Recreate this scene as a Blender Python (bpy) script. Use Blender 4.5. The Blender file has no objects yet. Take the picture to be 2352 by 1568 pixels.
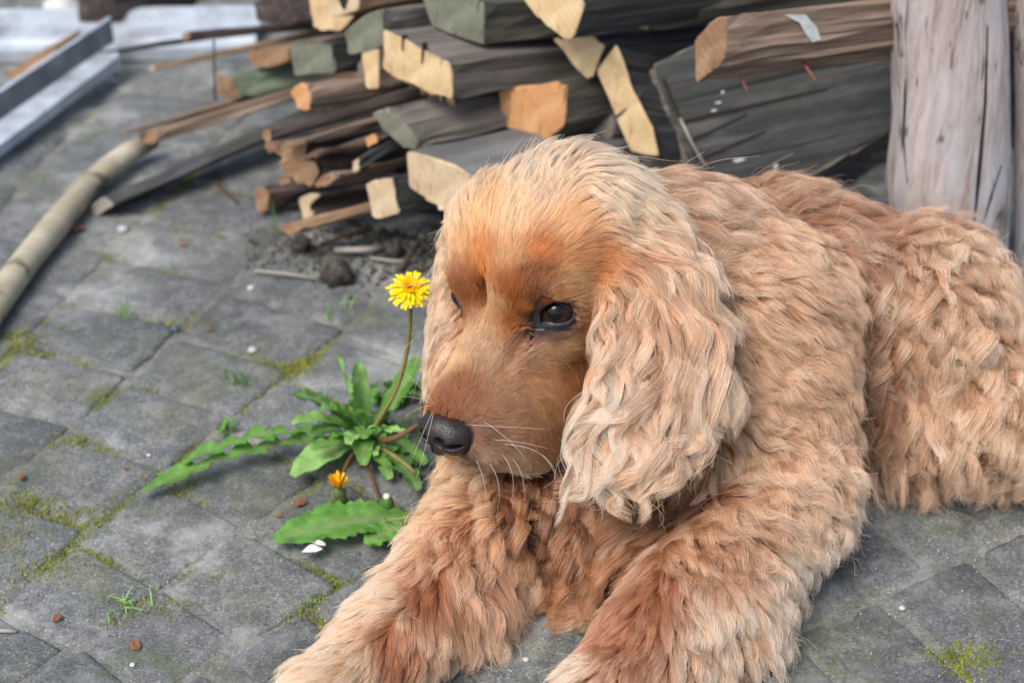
import bpy, bmesh, math, random
import numpy as np
from mathutils import Vector, Matrix
from mathutils.bvhtree import BVHTree
from mathutils.kdtree import KDTree

# ---------------------------------------------------------------- camera, light, exposure
C = bpy.context.scene.collection
SC = bpy.context.scene
CAM_H = 0.88
PITCH = math.radians(33.0)
cam_d = bpy.data.cameras.new('camera')
cam = bpy.data.objects.new('camera', cam_d)
C.objects.link(cam)
cam.location = (0, 0, CAM_H)
cam.rotation_euler = (math.radians(90) - PITCH, 0, 0)
cam_d.lens = 60.0
cam_d.sensor_width = 36.0
cam_d.clip_start = 0.05
cam_d.clip_end = 200.0
cam_d.dof.use_dof = True
cam_d.dof.focus_distance = 1.235
cam_d.dof.aperture_fstop = 5.0
SC.camera = cam

SUN_EL, SUN_AZ = 56.0, -140.0       # azimuth: degrees clockwise from +Y (away from the camera)
world = bpy.data.worlds.new('World')
SC.world = world
world.use_nodes = True
wn = world.node_tree.nodes
wn.clear()
w_out = wn.new('ShaderNodeOutputWorld')
w_bg = wn.new('ShaderNodeBackground')
w_sky = wn.new('ShaderNodeTexSky')
w_sky.sky_type = 'NISHITA'
w_sky.sun_disc = False
w_sky.sun_elevation = math.radians(SUN_EL)
w_sky.sun_rotation = math.radians(SUN_AZ)
w_sky.air_density = 1.0
w_sky.dust_density = 3.5
w_sky.ozone_density = 0.6
w_bg.inputs['Strength'].default_value = 0.15
world.node_tree.links.new(w_sky.outputs[0], w_bg.inputs[0])
world.node_tree.links.new(w_bg.outputs[0], w_out.inputs[0])
sun_d = bpy.data.lights.new('sun', 'SUN')
sun_d.energy = 2.0
sun_d.angle = math.radians(30)
sun_d.color = (1.0, 0.93, 0.84)
sun = bpy.data.objects.new('sun', sun_d)
C.objects.link(sun)
_se, _sa = math.radians(SUN_EL), math.radians(SUN_AZ)
_sv = Vector((math.sin(_sa) * math.cos(_se), math.cos(_sa) * math.cos(_se), math.sin(_se)))
sun.rotation_euler = _sv.to_track_quat('Z', 'Y').to_euler()
SC.view_settings.view_transform = 'Standard'
SC.view_settings.look = 'None'
SC.view_settings.exposure = 0.40
SC.view_settings.gamma = 1.0
SC.view_settings.use_curve_mapping = False
SC.render.engine = 'CYCLES'
cy = SC.cycles
cy.use_denoising = True
cy.pixel_filter_type = 'BLACKMAN_HARRIS'
cy.filter_width = 1.6
cy.sample_clamp_indirect = 4.0
cy.use_adaptive_sampling = False
cy.max_bounces = 6
cy.diffuse_bounces = 3
cy.glossy_bounces = 3
cy.transmission_bounces = 4
cy.transparent_max_bounces = 4
cy.caustics_reflective = False
cy.caustics_refractive = False
SC.cycles_curves.shape = 'RIBBONS'
SC.cycles_curves.subdivisions = 2

rng = np.random.default_rng(7)
rnd = random.Random(11)

# ---------------------------------------------------------------- measuring helpers
_F = 2352 * cam_d.lens / cam_d.sensor_width
_fw = np.array([0, math.cos(PITCH), -math.sin(PITCH)])
_up = np.array([0, math.sin(PITCH), math.cos(PITCH)])
_rt = np.array([1.0, 0, 0])
_cl = np.array([0, 0, CAM_H])


def ray(u, v):
    d = _fw + (u - 1176) / _F * _rt + (784 - v) / _F * _up
    return d / np.linalg.norm(d)


def P(u, v, Y):
    """world point seen along direction (u, v) at horizontal distance Y"""
    d = _fw + (u - 1176) / _F * _rt + (784 - v) / _F * _up
    return _cl + d * (Y / d[1])


def G(u, v, z=0.0):
    d = _fw + (u - 1176) / _F * _rt + (784 - v) / _F * _up
    return _cl + d * ((z - CAM_H) / d[2])


def s2l(c):
    c = np.asarray(c, dtype=float) / 255.0
    return np.where(c <= 0.04045, c / 12.92, ((c + 0.055) / 1.055) ** 2.4)


# ---------------------------------------------------------------- object helpers
def link(o, parent=None):
    C.objects.link(o)
    if parent is not None:
        o.parent = parent
    return o


def tag(o, label=None, cat=None, group=None, kind=None):
    if label: o['label'] = label
    if cat: o['category'] = cat
    if group: o['group'] = group
    if kind: o['kind'] = kind
    return o


def mesh_obj(name, verts, faces, mats, parent=None, smooth=False, mat_idx=None, loc=None):
    me = bpy.data.meshes.new(name)
    me.from_pydata([tuple(map(float, v)) for v in verts], [], [tuple(map(int, f)) for f in faces])
    if not isinstance(mats, (list, tuple)): mats = [mats]
    for m in mats: me.materials.append(m)
    if mat_idx is not None:
        me.polygons.foreach_set('material_index', mat_idx)
    if smooth:
        me.polygons.foreach_set('use_smooth', [True] * len(me.polygons))
    me.update()
    o = bpy.data.objects.new(name, me)
    if loc is not None: o.location = loc
    return link(o, parent)


def empty(name, loc, parent=None):
    o = bpy.data.objects.new(name, None)
    o.location = loc
    o.empty_display_size = 0.05
    return link(o, parent)


# ---------------------------------------------------------------- material helpers
class NT:
    def __init__(self, name):
        self.m = bpy.data.materials.new(name)
        self.m.use_nodes = True
        self.t = self.m.node_tree
        self.b = self.t.nodes['Principled BSDF']

    def n(self, typ, **kw):
        nd = self.t.nodes.new(typ)
        for k, v in kw.items():
            if k in nd.inputs.keys() if isinstance(k, str) else False:
                nd.inputs[k].default_value = v
            else:
                setattr(nd, k, v)
        return nd

    def l(self, a, b):
        self.t.links.new(a, b)

    def noise(self, vec, scale, detail=4, rough=0.6, dist=0.0):
        nd = self.t.nodes.new('ShaderNodeTexNoise')
        nd.inputs['Scale'].default_value = scale
        nd.inputs['Detail'].default_value = detail
        nd.inputs['Roughness'].default_value = rough
        nd.inputs['Distortion'].default_value = dist
        if vec is not None: self.l(vec, nd.inputs['Vector'])
        return nd.outputs['Fac']

    def ramp(self, fac, stops):
        nd = self.t.nodes.new('ShaderNodeValToRGB')
        cr = nd.color_ramp
        while len(cr.elements) < len(stops): cr.elements.new(0.5)
        for e, (p, c) in zip(cr.elements, stops):
            e.position = p
            if not hasattr(c, '__len__'): c = (c, c, c)
            e.color = (c[0], c[1], c[2], 1)
        self.l(fac, nd.inputs[0])
        return nd.outputs[0]

    def mix(self, fac, a, b, mode='MIX'):
        nd = self.t.nodes.new('ShaderNodeMix')
        nd.data_type = 'RGBA'
        nd.blend_type = mode
        for s, v in ((nd.inputs[0], fac), (nd.inputs[6], a), (nd.inputs[7], b)):
            if hasattr(v, 'is_linked'): self.l(v, s)
            elif hasattr(v, '__len__'): s.default_value = (v[0], v[1], v[2], 1)
            else: s.default_value = v
        return nd.outputs[2]

    def math(self, op, a, b=0.5):
        nd = self.t.nodes.new('ShaderNodeMath')
        nd.operation = op
        for s, v in ((nd.inputs[0], a), (nd.inputs[1], b)):
            if hasattr(v, 'is_linked'): self.l(v, s)
            else: s.default_value = v
        return nd.outputs[0]

    def mapping(self, vec, scale=(1, 1, 1), loc=(0, 0, 0), rot=(0, 0, 0)):
        nd = self.t.nodes.new('ShaderNodeMapping')
        nd.inputs['Scale'].default_value = scale
        nd.inputs['Location'].default_value = loc
        nd.inputs['Rotation'].default_value = rot
        self.l(vec, nd.inputs['Vector'])
        return nd.outputs[0]

    def bump(self, h, strength=0.4, dist=0.002):
        nd = self.t.nodes.new('ShaderNodeBump')
        nd.inputs['Strength'].default_value = strength
        nd.inputs['Distance'].default_value = dist
        self.l(h, nd.inputs['Height'])
        self.l(nd.outputs[0], self.b.inputs['Normal'])
        return nd.outputs[0]

    def coord(self, which='Object'):
        nd = self.t.nodes.new('ShaderNodeTexCoord')
        return nd.outputs[which]

    def geo(self, which='Position'):
        return self.t.nodes.new('ShaderNodeNewGeometry').outputs[which]

    def obj_random(self):
        return self.t.nodes.new('ShaderNodeObjectInfo').outputs['Random']

    def attr(self, name, out='Color'):
        nd = self.t.nodes.new('ShaderNodeAttribute')
        nd.attribute_name = name
        return nd.outputs[out]

    def set(self, color=None, rough=None, spec=None, **kw):
        b = self.b
        if color is not None:
            if hasattr(color, 'is_linked'): self.l(color, b.inputs['Base Color'])
            else: b.inputs['Base Color'].default_value = (*color[:3], 1)
        if rough is not None:
            if hasattr(rough, 'is_linked'): self.l(rough, b.inputs['Roughness'])
            else: b.inputs['Roughness'].default_value = rough
        if spec is not None: b.inputs['Specular IOR Level'].default_value = spec
        for k, v in kw.items(): b.inputs[k].default_value = v
        return self.m


# smooth value noise in 3D
_NL = rng.standard_normal((32, 32, 32, 3))
def vnoise(X, s):
    q = X * s + 100.0
    i = np.floor(q).astype(int); f = q - i
    f = f * f * (3 - 2 * f)
    r = 0
    for a in (0, 1):
        for b in (0, 1):
            for c in (0, 1):
                w = (f[:, 0] if a else 1 - f[:, 0]) * (f[:, 1] if b else 1 - f[:, 1]) * (f[:, 2] if c else 1 - f[:, 2])
                r = r + w[:, None] * _NL[(i[:, 0] + a) % 32, (i[:, 1] + b) % 32, (i[:, 2] + c) % 32]
    return r
# ================================================================ GROUND
def concrete(name, base, dark, pale, moss=.0):
    k = NT(name)
    p = k.geo('Position')
    fine = k.noise(p, 420, 3, .75)
    mid = k.noise(k.mapping(p, loc=(3, 1, 0)), 130, 4, .7)
    big = k.noise(k.mapping(p, loc=(7, 2, 1)), 11, 4, .6)
    v = k.t.nodes.new('ShaderNodeTexVoronoi'); v.inputs['Scale'].default_value = 270
    k.l(p, v.inputs['Vector'])
    c = k.ramp(fine, [(.30, dark), (.50, base), (.72, pale)])
    c = k.mix(k.ramp(mid, [(.35, .0), (.75, .30)]), c, base, 'MIX')
    # aggregate grains showing in the worn face
    g = k.ramp(v.outputs['Distance'], [(.0, 1), (.30, 0)])
    gs = k.ramp(v.outputs['Color'], [(.55, 0), (.62, 1)])
    c = k.mix(k.math('MULTIPLY', k.math('MULTIPLY', g, gs), .95), c, tuple(min(.8, x * 1.7) for x in pale))
    gd = k.ramp(v.outputs['Color'], [(.30, 1), (.36, 0)])
    c = k.mix(k.math('MULTIPLY', k.math('MULTIPLY', g, gd), .95), c, tuple(x * .35 for x in dark))
    lime = k.ramp(big, [(.52, 0), (.70, .85)])
    c = k.mix(lime, c, tuple(x * 1.25 for x in pale))
    dk = k.ramp(k.noise(k.mapping(p, loc=(1, 9, 0)), 6, 5, .65), [(.35, .45), (.55, 0)])
    c = k.mix(dk, c, tuple(x * .6 for x in dark))
    if moss:
        ms = k.ramp(k.noise(k.mapping(p, loc=(5, 4, 2)), 17, 5, .7), [(.56, 0), (.70, moss)])
        c = k.mix(ms, c, (.085, .115, .028))
    r = k.t.nodes.new('ShaderNodeObjectInfo').outputs['Random']
    br = k.ramp(r, [(0, (.80, .80, .82)), (.5, (1, 1, 1)), (1, (1.16, 1.14, 1.10))])
    c = k.mix(1.0, c, br, 'MULTIPLY')
    mt = k.noise(k.mapping(p, loc=(2, 6, 0)), 48, 5, .75)
    c = k.mix(k.ramp(mt, [(.30, .55), (.50, 0)]), c, tuple(x * .8 for x in dark))
    c = k.mix(k.ramp(mt, [(.52, 0), (.72, .45)]), c, tuple(x * 1.15 for x in pale))
    yg = k.ramp(k.noise(k.mapping(p, loc=(9, 2, 4)), 8, 6, .75), [(.50, 0), (.68, .38)])
    c = k.mix(yg, c, (.15, .17, .07))
    k.set(c, .92, .2)
    hb = k.math('ADD', k.math('MULTIPLY', fine, .6), k.math('MULTIPLY', mid, .9))
    k.bump(hb, .9, .0016)
    return k.m


paver_mat = concrete('paver_concrete', (.148, .160, .165), (.060, .067, .072), (.30, .315, .315), .6)
sand_mat = concrete('joint_sand', (.185, .195, .19), (.085, .09, .085), (.33, .34, .325), .9)

# far ground sheet and the sand bed under the pavers
gnd = mesh_obj('ground', [(-40, -40, -.012), (40, -40, -.012), (40, 40, -.012), (-40, 40, -.012)], [(0, 1, 2, 3)], sand_mat)
tag(gnd, kind='structure')
# bed: gently uneven sand filling the joints nearly to the top
bx, by = np.linspace(-1.1, 1.1, 221), np.linspace(.6, 2.9, 231)
BX, BY = np.meshgrid(bx, by, indexing='ij')
bp = np.stack([BX.ravel(), BY.ravel(), np.zeros(BX.size)], 1)
bp[:, 2] = -.0026 + .0012 * vnoise(bp, 14)[:, 0].clip(-1.2, 1.2) + .0008 * vnoise(bp, 70)[:, 1]
ii = (np.arange(220)[:, None] * 231 + np.arange(230)[None]).ravel()
bed = mesh_obj('joint_sand', bp, np.stack([ii, ii + 231, ii + 232, ii + 1], 1), sand_mat, smooth=True)
tag(bed, kind='structure')

PC = np.array([-.749, .403])
pave = empty('pavement', (0, 1.5, 0)); tag(pave, kind='structure')
paver_list = []
JOINTS = []
_th = [66.0 - 7.2 * k for k in range(-6, 9)]
prn = random.Random(5)
for ci in range(len(_th) - 1):
    t1, t0 = _th[ci], _th[ci + 1]
    R_ = .30 + prn.uniform(0, .09)
    if abs(t1 - 66.0) < .1: R_ = .34
    while R_ < 3.2:
        h = prn.uniform(.083, .095) if R_ < 1.25 else prn.uniform(.115, .15)
        a0, a1 = math.radians(t0), math.radians(t1)
        rm = R_ + h / 2
        c = PC + rm * np.array([math.cos((a0 + a1) / 2), math.sin((a0 + a1) / 2)])
        if .72 < c[1] < 2.75 and abs(c[0]) < .30 + c[1] * .32:
            gap = .0026
            def pol(r, a): return PC + r * np.array([math.cos(a), math.sin(a)])
            j = lambda s=.0035: prn.uniform(-s, s)
            ja = prn.uniform(-.05, .05) * 0
            A = [pol(R_ + gap + j(), a0 + gap / rm + j() / rm), pol(R_ + h - gap + j(), a0 + gap / rm + j() / rm),
                 pol(R_ + h - gap + j(), a1 - gap / rm + j() / rm), pol(R_ + gap + j(), a1 - gap / rm + j() / rm)]
            out = []
            rr_ = prn.uniform(.05, .13)
            for k in range(4):
                p0, p1, p2 = A[k - 1], A[k], A[(k + 1) % 4]
                for s_ in (0, 1, 2, 3):
                    s = s_ / 3
                    q0 = p1 + (p0 - p1) * rr_; q2 = p1 + (p2 - p1) * rr_
                    out.append(q0 * (1 - s) ** 2 + 2 * s * (1 - s) * p1 + q2 * s * s)
                for s in (.33, .66):
                    a_ = p1 + (p2 - p1) * rr_; b_ = p2 + (p1 - p2) * rr_
                    out.append(a_ + (b_ - a_) * s + np.array([j(.0022), j(.0022)]))
            out = np.array(out)
            JOINTS.append(out)
            tx, ty, z0 = prn.gauss(0, .007), prn.gauss(0, .007), prn.uniform(-.0008, .0010)
            V = []
            n = len(out)
            for f, dz in ((.55, .0), (.86, -.0003), (.95, -.0012), (1.0, -.0034), (1.0, -.03)):
                for o_ in out:
                    q = c + (o_ - c) * f
                    dx, dy = q - c
                    V.append((dx, dy, z0 + dz + tx * dx + ty * dy))
            V.append((0, 0, z0 + .0002))
            Fc = [(r * n + k, (r + 1) * n + k, (r + 1) * n + (k + 1) % n, r * n + (k + 1) % n) for r in range(4) for k in range(n)]
            Fc += [(4 * n + n, k, (k + 1) % n) for k in range(n)]
            Fc = [tuple(reversed(f_)) for f_ in Fc]
            o = mesh_obj('paver', V, Fc, paver_mat, pave, smooth=True)
            o.location = (c[0], c[1] - 1.5, 0)
        R_ += h

# moss: small pale green tufts in the joints
def tufts(name, pts, hmin, hmax, wid, mat, label=None, lean=.6, seed=3):
    r = random.Random(seed)
    V, F = [], []
    for (x, y, z) in pts:
        h = r.uniform(hmin, hmax); w = r.uniform(.5, 1) * wid
        a = r.uniform(0, 6.28); lx, ly = r.gauss(0, lean) * h, r.gauss(0, lean) * h
        b = len(V)
        for k in range(3):
            V.append((x + w * math.cos(a + k * 2.1), y + w * math.sin(a + k * 2.1), z))
        V.append((x + lx, y + ly, z + h))
        F += [(b, b + 1, b + 3), (b + 1, b + 2, b + 3), (b + 2, b, b + 3)]
    o = mesh_obj(name, V, F, mat)
    return tag(o, label, name, kind='stuff')


mm = NT('moss')
_p = mm.geo()
_c = mm.ramp(mm.noise(_p, 60, 3), [(.3, (.10, .14, .02)), (.6, (.27, .29, .04)), (.8, (.40, .38, .08))])
mm.set(_c, .9, .2)
mpts = []
for out in JOINTS:
    n = len(out)
    for k in range(n):
        a, b = out[k], out[(k + 1) % n]
        L_ = np.linalg.norm(b - a)
        for _ in range(int(L_ * 2600)):
            q = a + (b - a) * rng.random() + rng.normal(0, .0032, 2)
            mpts.append((q[0], q[1], -.0035))
mpts = np.array(mpts)
dens = vnoise(mpts * [1, 1, 0], 9)[:, 0] + .6 * vnoise(mpts * [1, 1, 0], 40)[:, 1]
thr = np.where(mpts[:, 0] < 0, .45, 1.5) + np.clip(mpts[:, 1] - 1.35, 0, 1) * 2
mpts = mpts[dens > thr - .35]
for (u, v, n_, s_) in ((650, 850, 420, .012), (700, 830, 160, .008), (30, 775, 300, .014), (60, 800, 150, .012), (430, 1110, 420, .016), (20, 1180, 420, .014), (10, 1240, 300, .012), (330, 1400, 200, .012), (700, 1380, 240, .014), (650, 1400, 160, .012),
                       (310, 1240, 300, .012), (60, 1150, 200, .012), (560, 1065, 160, .010), (230, 1180, 160, .012), (120, 1300, 160, .012), (480, 1330, 200, .010), (600, 1360, 160, .010), (100, 880, 160, .014), (180, 1010, 160, .010), (520, 860, 150, .012), (400, 740, 120, .014), (2240, 1500, 260, .010), (2200, 1520, 160, .012), (1230, 1490, 160, .008), (300, 1270, 160, .012), (250, 600, 100, .012), (270, 900, 160, .014)):
    g = G(u, v)
    q = rng.normal(0, s_, (n_, 2)) * [1.4, .8] + g[:2]
    mpts = np.concatenate([mpts, np.c_[q, np.full(n_, -.001)]])
tufts('moss', mpts, .001, .0032, .0011, mm.m, 'yellow green moss growing in the joints between the grey pavers')
# ================================================================ TIMBER
def wood(name, a, b, c, grain=1.0, moss=0.0, rough=.85, white=0.0):
    k = NT(name)
    p = k.coord('Object')
    r = k.obj_random()
    mp = k.t.nodes.new('ShaderNodeMapping'); mp.inputs['Scale'].default_value = (5 * grain, 95 * grain, 95 * grain)
    k.l(p, mp.inputs['Vector'])
    cmb = k.t.nodes.new('ShaderNodeCombineXYZ')
    k.l(k.math('MULTIPLY', r, 37.0), cmb.inputs[0]); k.l(k.math('MULTIPLY', r, 11.0), cmb.inputs[1])
    k.l(cmb.outputs[0], mp.inputs['Location'])
    g = k.noise(mp.outputs[0], 1.0, 5, .65, .4)
    col = k.ramp(g, [(.28, a), (.5, b), (.74, c)])
    bl = k.noise(k.mapping(p, scale=(9, 22, 22)), 1.0, 4, .6)
    col = k.mix(k.ramp(bl, [(.35, .0), (.7, .55)]), col, tuple(x * .55 for x in a))
    if moss:
        ms = k.ramp(k.noise(k.mapping(p, scale=(14, 18, 18), loc=(3, 3, 3)), 1.0, 5, .7), [(.46, 0), (.68, moss)])
        col = k.mix(ms, col, (.085, .095, .055))
    if white:
        ws = k.ramp(k.noise(k.mapping(p, scale=(10, 30, 30), loc=(1, 5, 3)), 1.0, 5, .7), [(.50, 0), (.62, white)])
        col = k.mix(ws, col, (.42, .42, .42))
    fl = k.noise(k.mapping(mp.outputs[0], scale=(.5, 2.6, 2.6), loc=(4, 4, 4)), 1.0, 3, .6, .3)
    col = k.mix(k.ramp(fl, [(.34, .75), (.42, 0)]), col, tuple(x * .25 for x in a))
    col = k.mix(k.ramp(fl, [(.60, 0), (.72, .45)]), col, tuple(min(.7, x * 1.35) for x in c))
    k.set(col, rough, .25)
    k.bump(k.math('ADD', g, k.math('MULTIPLY', bl, .5)), .8, .0018)
    return k.m


def cut(name, a, b, c):
    """sawn end: rings across the section, fine saw fuzz"""
    k = NT(name)
    p = k.coord('Object')
    r = k.obj_random()
    cmb = k.t.nodes.new('ShaderNodeCombineXYZ')
    k.l(k.math('MULTIPLY', r, .15), cmb.inputs[1]); k.l(k.math('MULTIPLY', r, -.11), cmb.inputs[2])
    va = k.t.nodes.new('ShaderNodeVectorMath'); va.operation = 'ADD'
    k.l(p, va.inputs[0]); k.l(cmb.outputs[0], va.inputs[1])
    w = k.t.nodes.new('ShaderNodeTexWave'); w.wave_type = 'RINGS'; w.rings_direction = 'X'
    w.inputs['Scale'].default_value = 55; w.inputs['Distortion'].default_value = 1.4; w.inputs['Detail'].default_value = 2
    k.l(va.outputs[0], w.inputs['Vector'])
    n = k.noise(p, 45, 5, .7)
    col = k.ramp(n, [(.3, a), (.5, b), (.72, c)])
    col = k.mix(k.math('MULTIPLY', w.outputs['Fac'], .22), col, tuple(x * .78 for x in b))
    ck = k.ramp(k.noise(k.mapping(p, scale=(1, 150, 14), loc=(0, 3, 1)), 1.0, 3, .6, .2), [(.33, .7), (.39, 0)])
    col = k.mix(ck, col, tuple(x * .45 for x in a))
    d = k.ramp(k.noise(k.mapping(p, loc=(2, 2, 2)), 24, 4, .6), [(.56, 0), (.72, .5)])
    col = k.mix(d, col, tuple(x * .45 for x in a))
    k.set(col, .85, .2)
    k.bump(k.math('ADD', n, k.math('MULTIPLY', w.outputs['Fac'], .3)), .5, .0012)
    return k.m


WM = dict(
    mossy=wood('wood_mossy_grey', (0.086, 0.078, 0.071), (0.184, 0.166, 0.153), (0.298, 0.263, 0.242), moss=.4),
    grey=wood('wood_weathered_grey', (0.102, 0.106, 0.108), (0.186, 0.192, 0.198), (0.288, 0.300, 0.312), moss=.15),
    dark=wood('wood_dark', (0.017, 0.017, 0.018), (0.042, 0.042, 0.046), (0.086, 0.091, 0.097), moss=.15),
    darkgreen=wood('wood_dark_green', (0.046, 0.045, 0.035), (0.103, 0.096, 0.079), (0.194, 0.177, 0.155), moss=.25),
    brown=wood('wood_brown', (0.125, 0.086, 0.064), (0.260, 0.192, 0.145), (0.438, 0.359, 0.288)),
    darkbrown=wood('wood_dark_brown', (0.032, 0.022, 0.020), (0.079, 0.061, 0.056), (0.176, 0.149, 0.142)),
    greentop=wood('wood_green_painted', (.10, .13, .09), (.17, .22, .15), (.25, .30, .21), moss=.2),
    tan=wood('wood_tan', (.16, .10, .06), (.30, .20, .12), (.42, .30, .19)),
    board=wood('wood_grey_board', (0.033, 0.034, 0.037), (0.066, 0.069, 0.071), (0.106, 0.110, 0.115), grain=.8, moss=.25, white=.1),
    fresh=cut('cut_fresh', (.47, .33, .17), (.64, .47, .27), (.76, .61, .39)),
    orange=cut('cut_orange', (.42, .20, .08), (.58, .31, .14), (.68, .42, .22)),
    pale=cut('cut_pale', (.40, .30, .19), (.56, .44, .29), (.68, .56, .40)),
    brownend=cut('cut_brown', (.16, .09, .055), (.28, .17, .10), (.40, .27, .17)),
    mossyend=cut('cut_mossy', (0.098, 0.103, 0.081), (0.178, 0.190, 0.144), (0.265, 0.270, 0.207)),
    greyend=cut('cut_grey', (.15, .14, .13), (.24, .22, .20), (.33, .31, .28)),
)
crack_m = NT('crack'); crack_m.set((.02, .012, .008), .95)  # dark fill for slivers that stand in for the shade inside splits


def beam(name, cat, label, poly, Y, line, yaw, length, side, end, face=(.50, .86, -.10), rough=.0012, group=None, taper=1.0, sag=0.0, grain=None):
    """timber: section outline at its sawn end, run back along its own direction"""
    N = np.array(face, float); N /= np.linalg.norm(N)
    u1, v1, u2, v2 = line
    A = P(u1, v1, Y)
    c0 = np.mean([(u, v) for u, v in poly], axis=0)
    C0 = P(c0[0], c0[1], Y)
    pts = []
    for (u, v) in poly:
        d = ray(u, v)
        pts.append(_cl + d * (N.dot(C0 - _cl) / N.dot(d)))
    A = pts[int(np.argmin([(u - u1) ** 2 + (v - v1) ** 2 for u, v in poly]))]
    cy_, sy_ = math.cos(math.radians(yaw)), math.sin(math.radians(yaw))
    r2 = ray(u2, v2); k_ = r2[0] / r2[1]
    t = (k_ * A[1] - A[0]) / (cy_ - k_ * sy_)
    zz = CAM_H + r2[2] / r2[1] * (A[1] + t * sy_)
    D = np.array([t * cy_, t * sy_, zz - A[2]]); D /= np.linalg.norm(D)
    # local frame, x along the timber
    zl = np.array([0, 0, 1.0]); zl -= zl.dot(D) * D; zl /= np.linalg.norm(zl)
    B = np.stack([D, np.cross(zl, D), zl])
    if grain:
        ga = P(*grain[:2], Y) ; gb = P(*grain[2:], Y)
        gx = gb - ga; gx -= gx.dot(N) * N; gx /= np.linalg.norm(gx)
        B = np.stack([gx, np.cross(N, gx), N])
    cen = np.mean(pts, axis=0)
    # break each corner in two so that arrises are not razor sharp
    pr = []
    n0 = len(pts)
    rb = random.Random(hash(label) % 1000 if False else sum(map(ord, label)))
    for i in range(n0):
        a, b, c = pts[i - 1], pts[i], pts[(i + 1) % n0]
        for o_ in (a, c):
            L_ = np.linalg.norm(o_ - b)
            pr.append(b + (o_ - b) / L_ * min(.0022, L_ * .25))
        L_ = np.linalg.norm(c - b)
        for s in ((.35, .68) if L_ > .03 else (.5,)):
            pr.append(b + (c - b) * s)
    pr = np.array(pr); n = len(pr)
    segs = [0, .0015, .03, .10, .22, .4, .65, 1.0]
    V = []
    for si, s in enumerate(segs):
        sc = .96 if si == 0 else 1 + (taper - 1) * s
        for q in pr:
            w = cen + (q - cen) * sc + D * length * s if si else cen + (q - cen) * .965
            if 0 < si: w = w + D * 0
            w = w + np.array([rb.gauss(0, rough), rb.gauss(0, rough), rb.gauss(0, rough) + sag * s * s]) * (1 if si else .6)
            if si == 0: w = w + D * 0 - (w - cen).dot(N) * N * 1.0 - N * 0
            if si == 1: w = cen + (q - cen) + D * .0012 + np.array([rb.gauss(0, rough * .6)] * 3)
            V.append(w)
    V = np.array(V)
    cidx = len(V)
    V = np.vstack([V, V[:n].mean(0), V[-n:].mean(0)])
    F = [(r * n + k, (r + 1) * n + k, (r + 1) * n + (k + 1) % n, r * n + (k + 1) % n) for r in range(len(segs) - 1) for k in range(n)]
    M = [1] * n + [0] * (n * (len(segs) - 2))
    F += [(cidx, k, (k + 1) % n) for k in range(n)]; M += [1] * n
    b0 = (len(segs) - 1) * n
    F += [(cidx + 1, b0 + (k + 1) % n, b0 + k) for k in range(n)]; M += [1] * n
    # outward faces
    fc = V[list(F[n * 3])].mean(0); nn = np.cross(V[F[n * 3][1]] - V[F[n * 3][0]], V[F[n * 3][2]] - V[F[n * 3][0]])
    if nn.dot(fc - (cen + D * length * .05)) < 0: F = [tuple(reversed(f)) for f in F]
    loc = (V - cen) @ B.T
    o = mesh_obj(name, loc, F, [WM[side], WM[end]], mat_idx=M)
    o.matrix_world = Matrix([[B[0][i], B[1][i], B[2][i], cen[i]] for i in range(3)] + [[0, 0, 0, 1]])
    tag(o, label, cat, group or 'timber offcuts stacked behind the dog')
    return o, cen, D, N


def slit(parent, a, b, Y, w, N=(.50, .86, -.10), name='crack'):
    """dark sliver painting the shade of a narrow split, between two measured points"""
    N = np.array(N) / np.linalg.norm(N)
    pm = parent[1]
    def on(u, v):
        d = ray(u, v); return _cl + d * (N.dot(pm - _cl) / N.dot(d))
    p, q = on(*a), on(*b)
    l = q - p; s = np.cross(l, N); s /= np.linalg.norm(s)
    V = [p - s * w, p + s * w, q + s * w * .2, q - s * w * .2]
    V = [x - N * .0016 for x in V] + [x + N * .004 for x in V]
    F = [(0, 1, 2, 3), (7, 6, 5, 4), (0, 4, 5, 1), (1, 5, 6, 2), (2, 6, 7, 3), (3, 7, 4, 0)]
    o = mesh_obj(name, V, F, crack_m.m)
    o.parent = parent[0]
    o.matrix_parent_inverse = parent[0].matrix_world.inverted()
    return o


b1 = beam('plank', 'plank', 'thick plank with splintered pale sawn end jutting out above the dog\'s head', [(878, 68), (1035, 140), (1039, 226), (985, 212), (878, 160)], 1.52, (1039, 226, 1347, 183), 38, .62, 'mossy', 'fresh')
slit(b1, (974, 100), (970, 146), 1.52, .0016); slit(b1, (927, 82), (925, 118), 1.52, .0012)
# torn fibres under that end
SV, SF = [], []
for _ in range(46):
    t = rnd.random() ** .7
    u, v = 885 + 155 * t, 160 + 66 * t
    p = P(u, v, 1.535 + .0 * t); l = rnd.uniform(.004, .014) * (.4 + t)
    b = len(SV)
    SV += [tuple(p + np.array([-.0012, 0, .003])), tuple(p + np.array([.0012, 0, .003])), tuple(p + np.array([0, .0018, .003])), tuple(p + np.array([rnd.gauss(0, .002), rnd.gauss(0, .001), -l]))]
    SF += [(b, b + 1, b + 3), (b + 1, b + 2, b + 3), (b + 2, b, b + 3)]
_s = mesh_obj('splinters', SV, SF, WM['fresh']); _s['kind'] = 'stuff'
_s.parent = b1[0]; _s.matrix_parent_inverse = b1[0].matrix_world.inverted()

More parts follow.
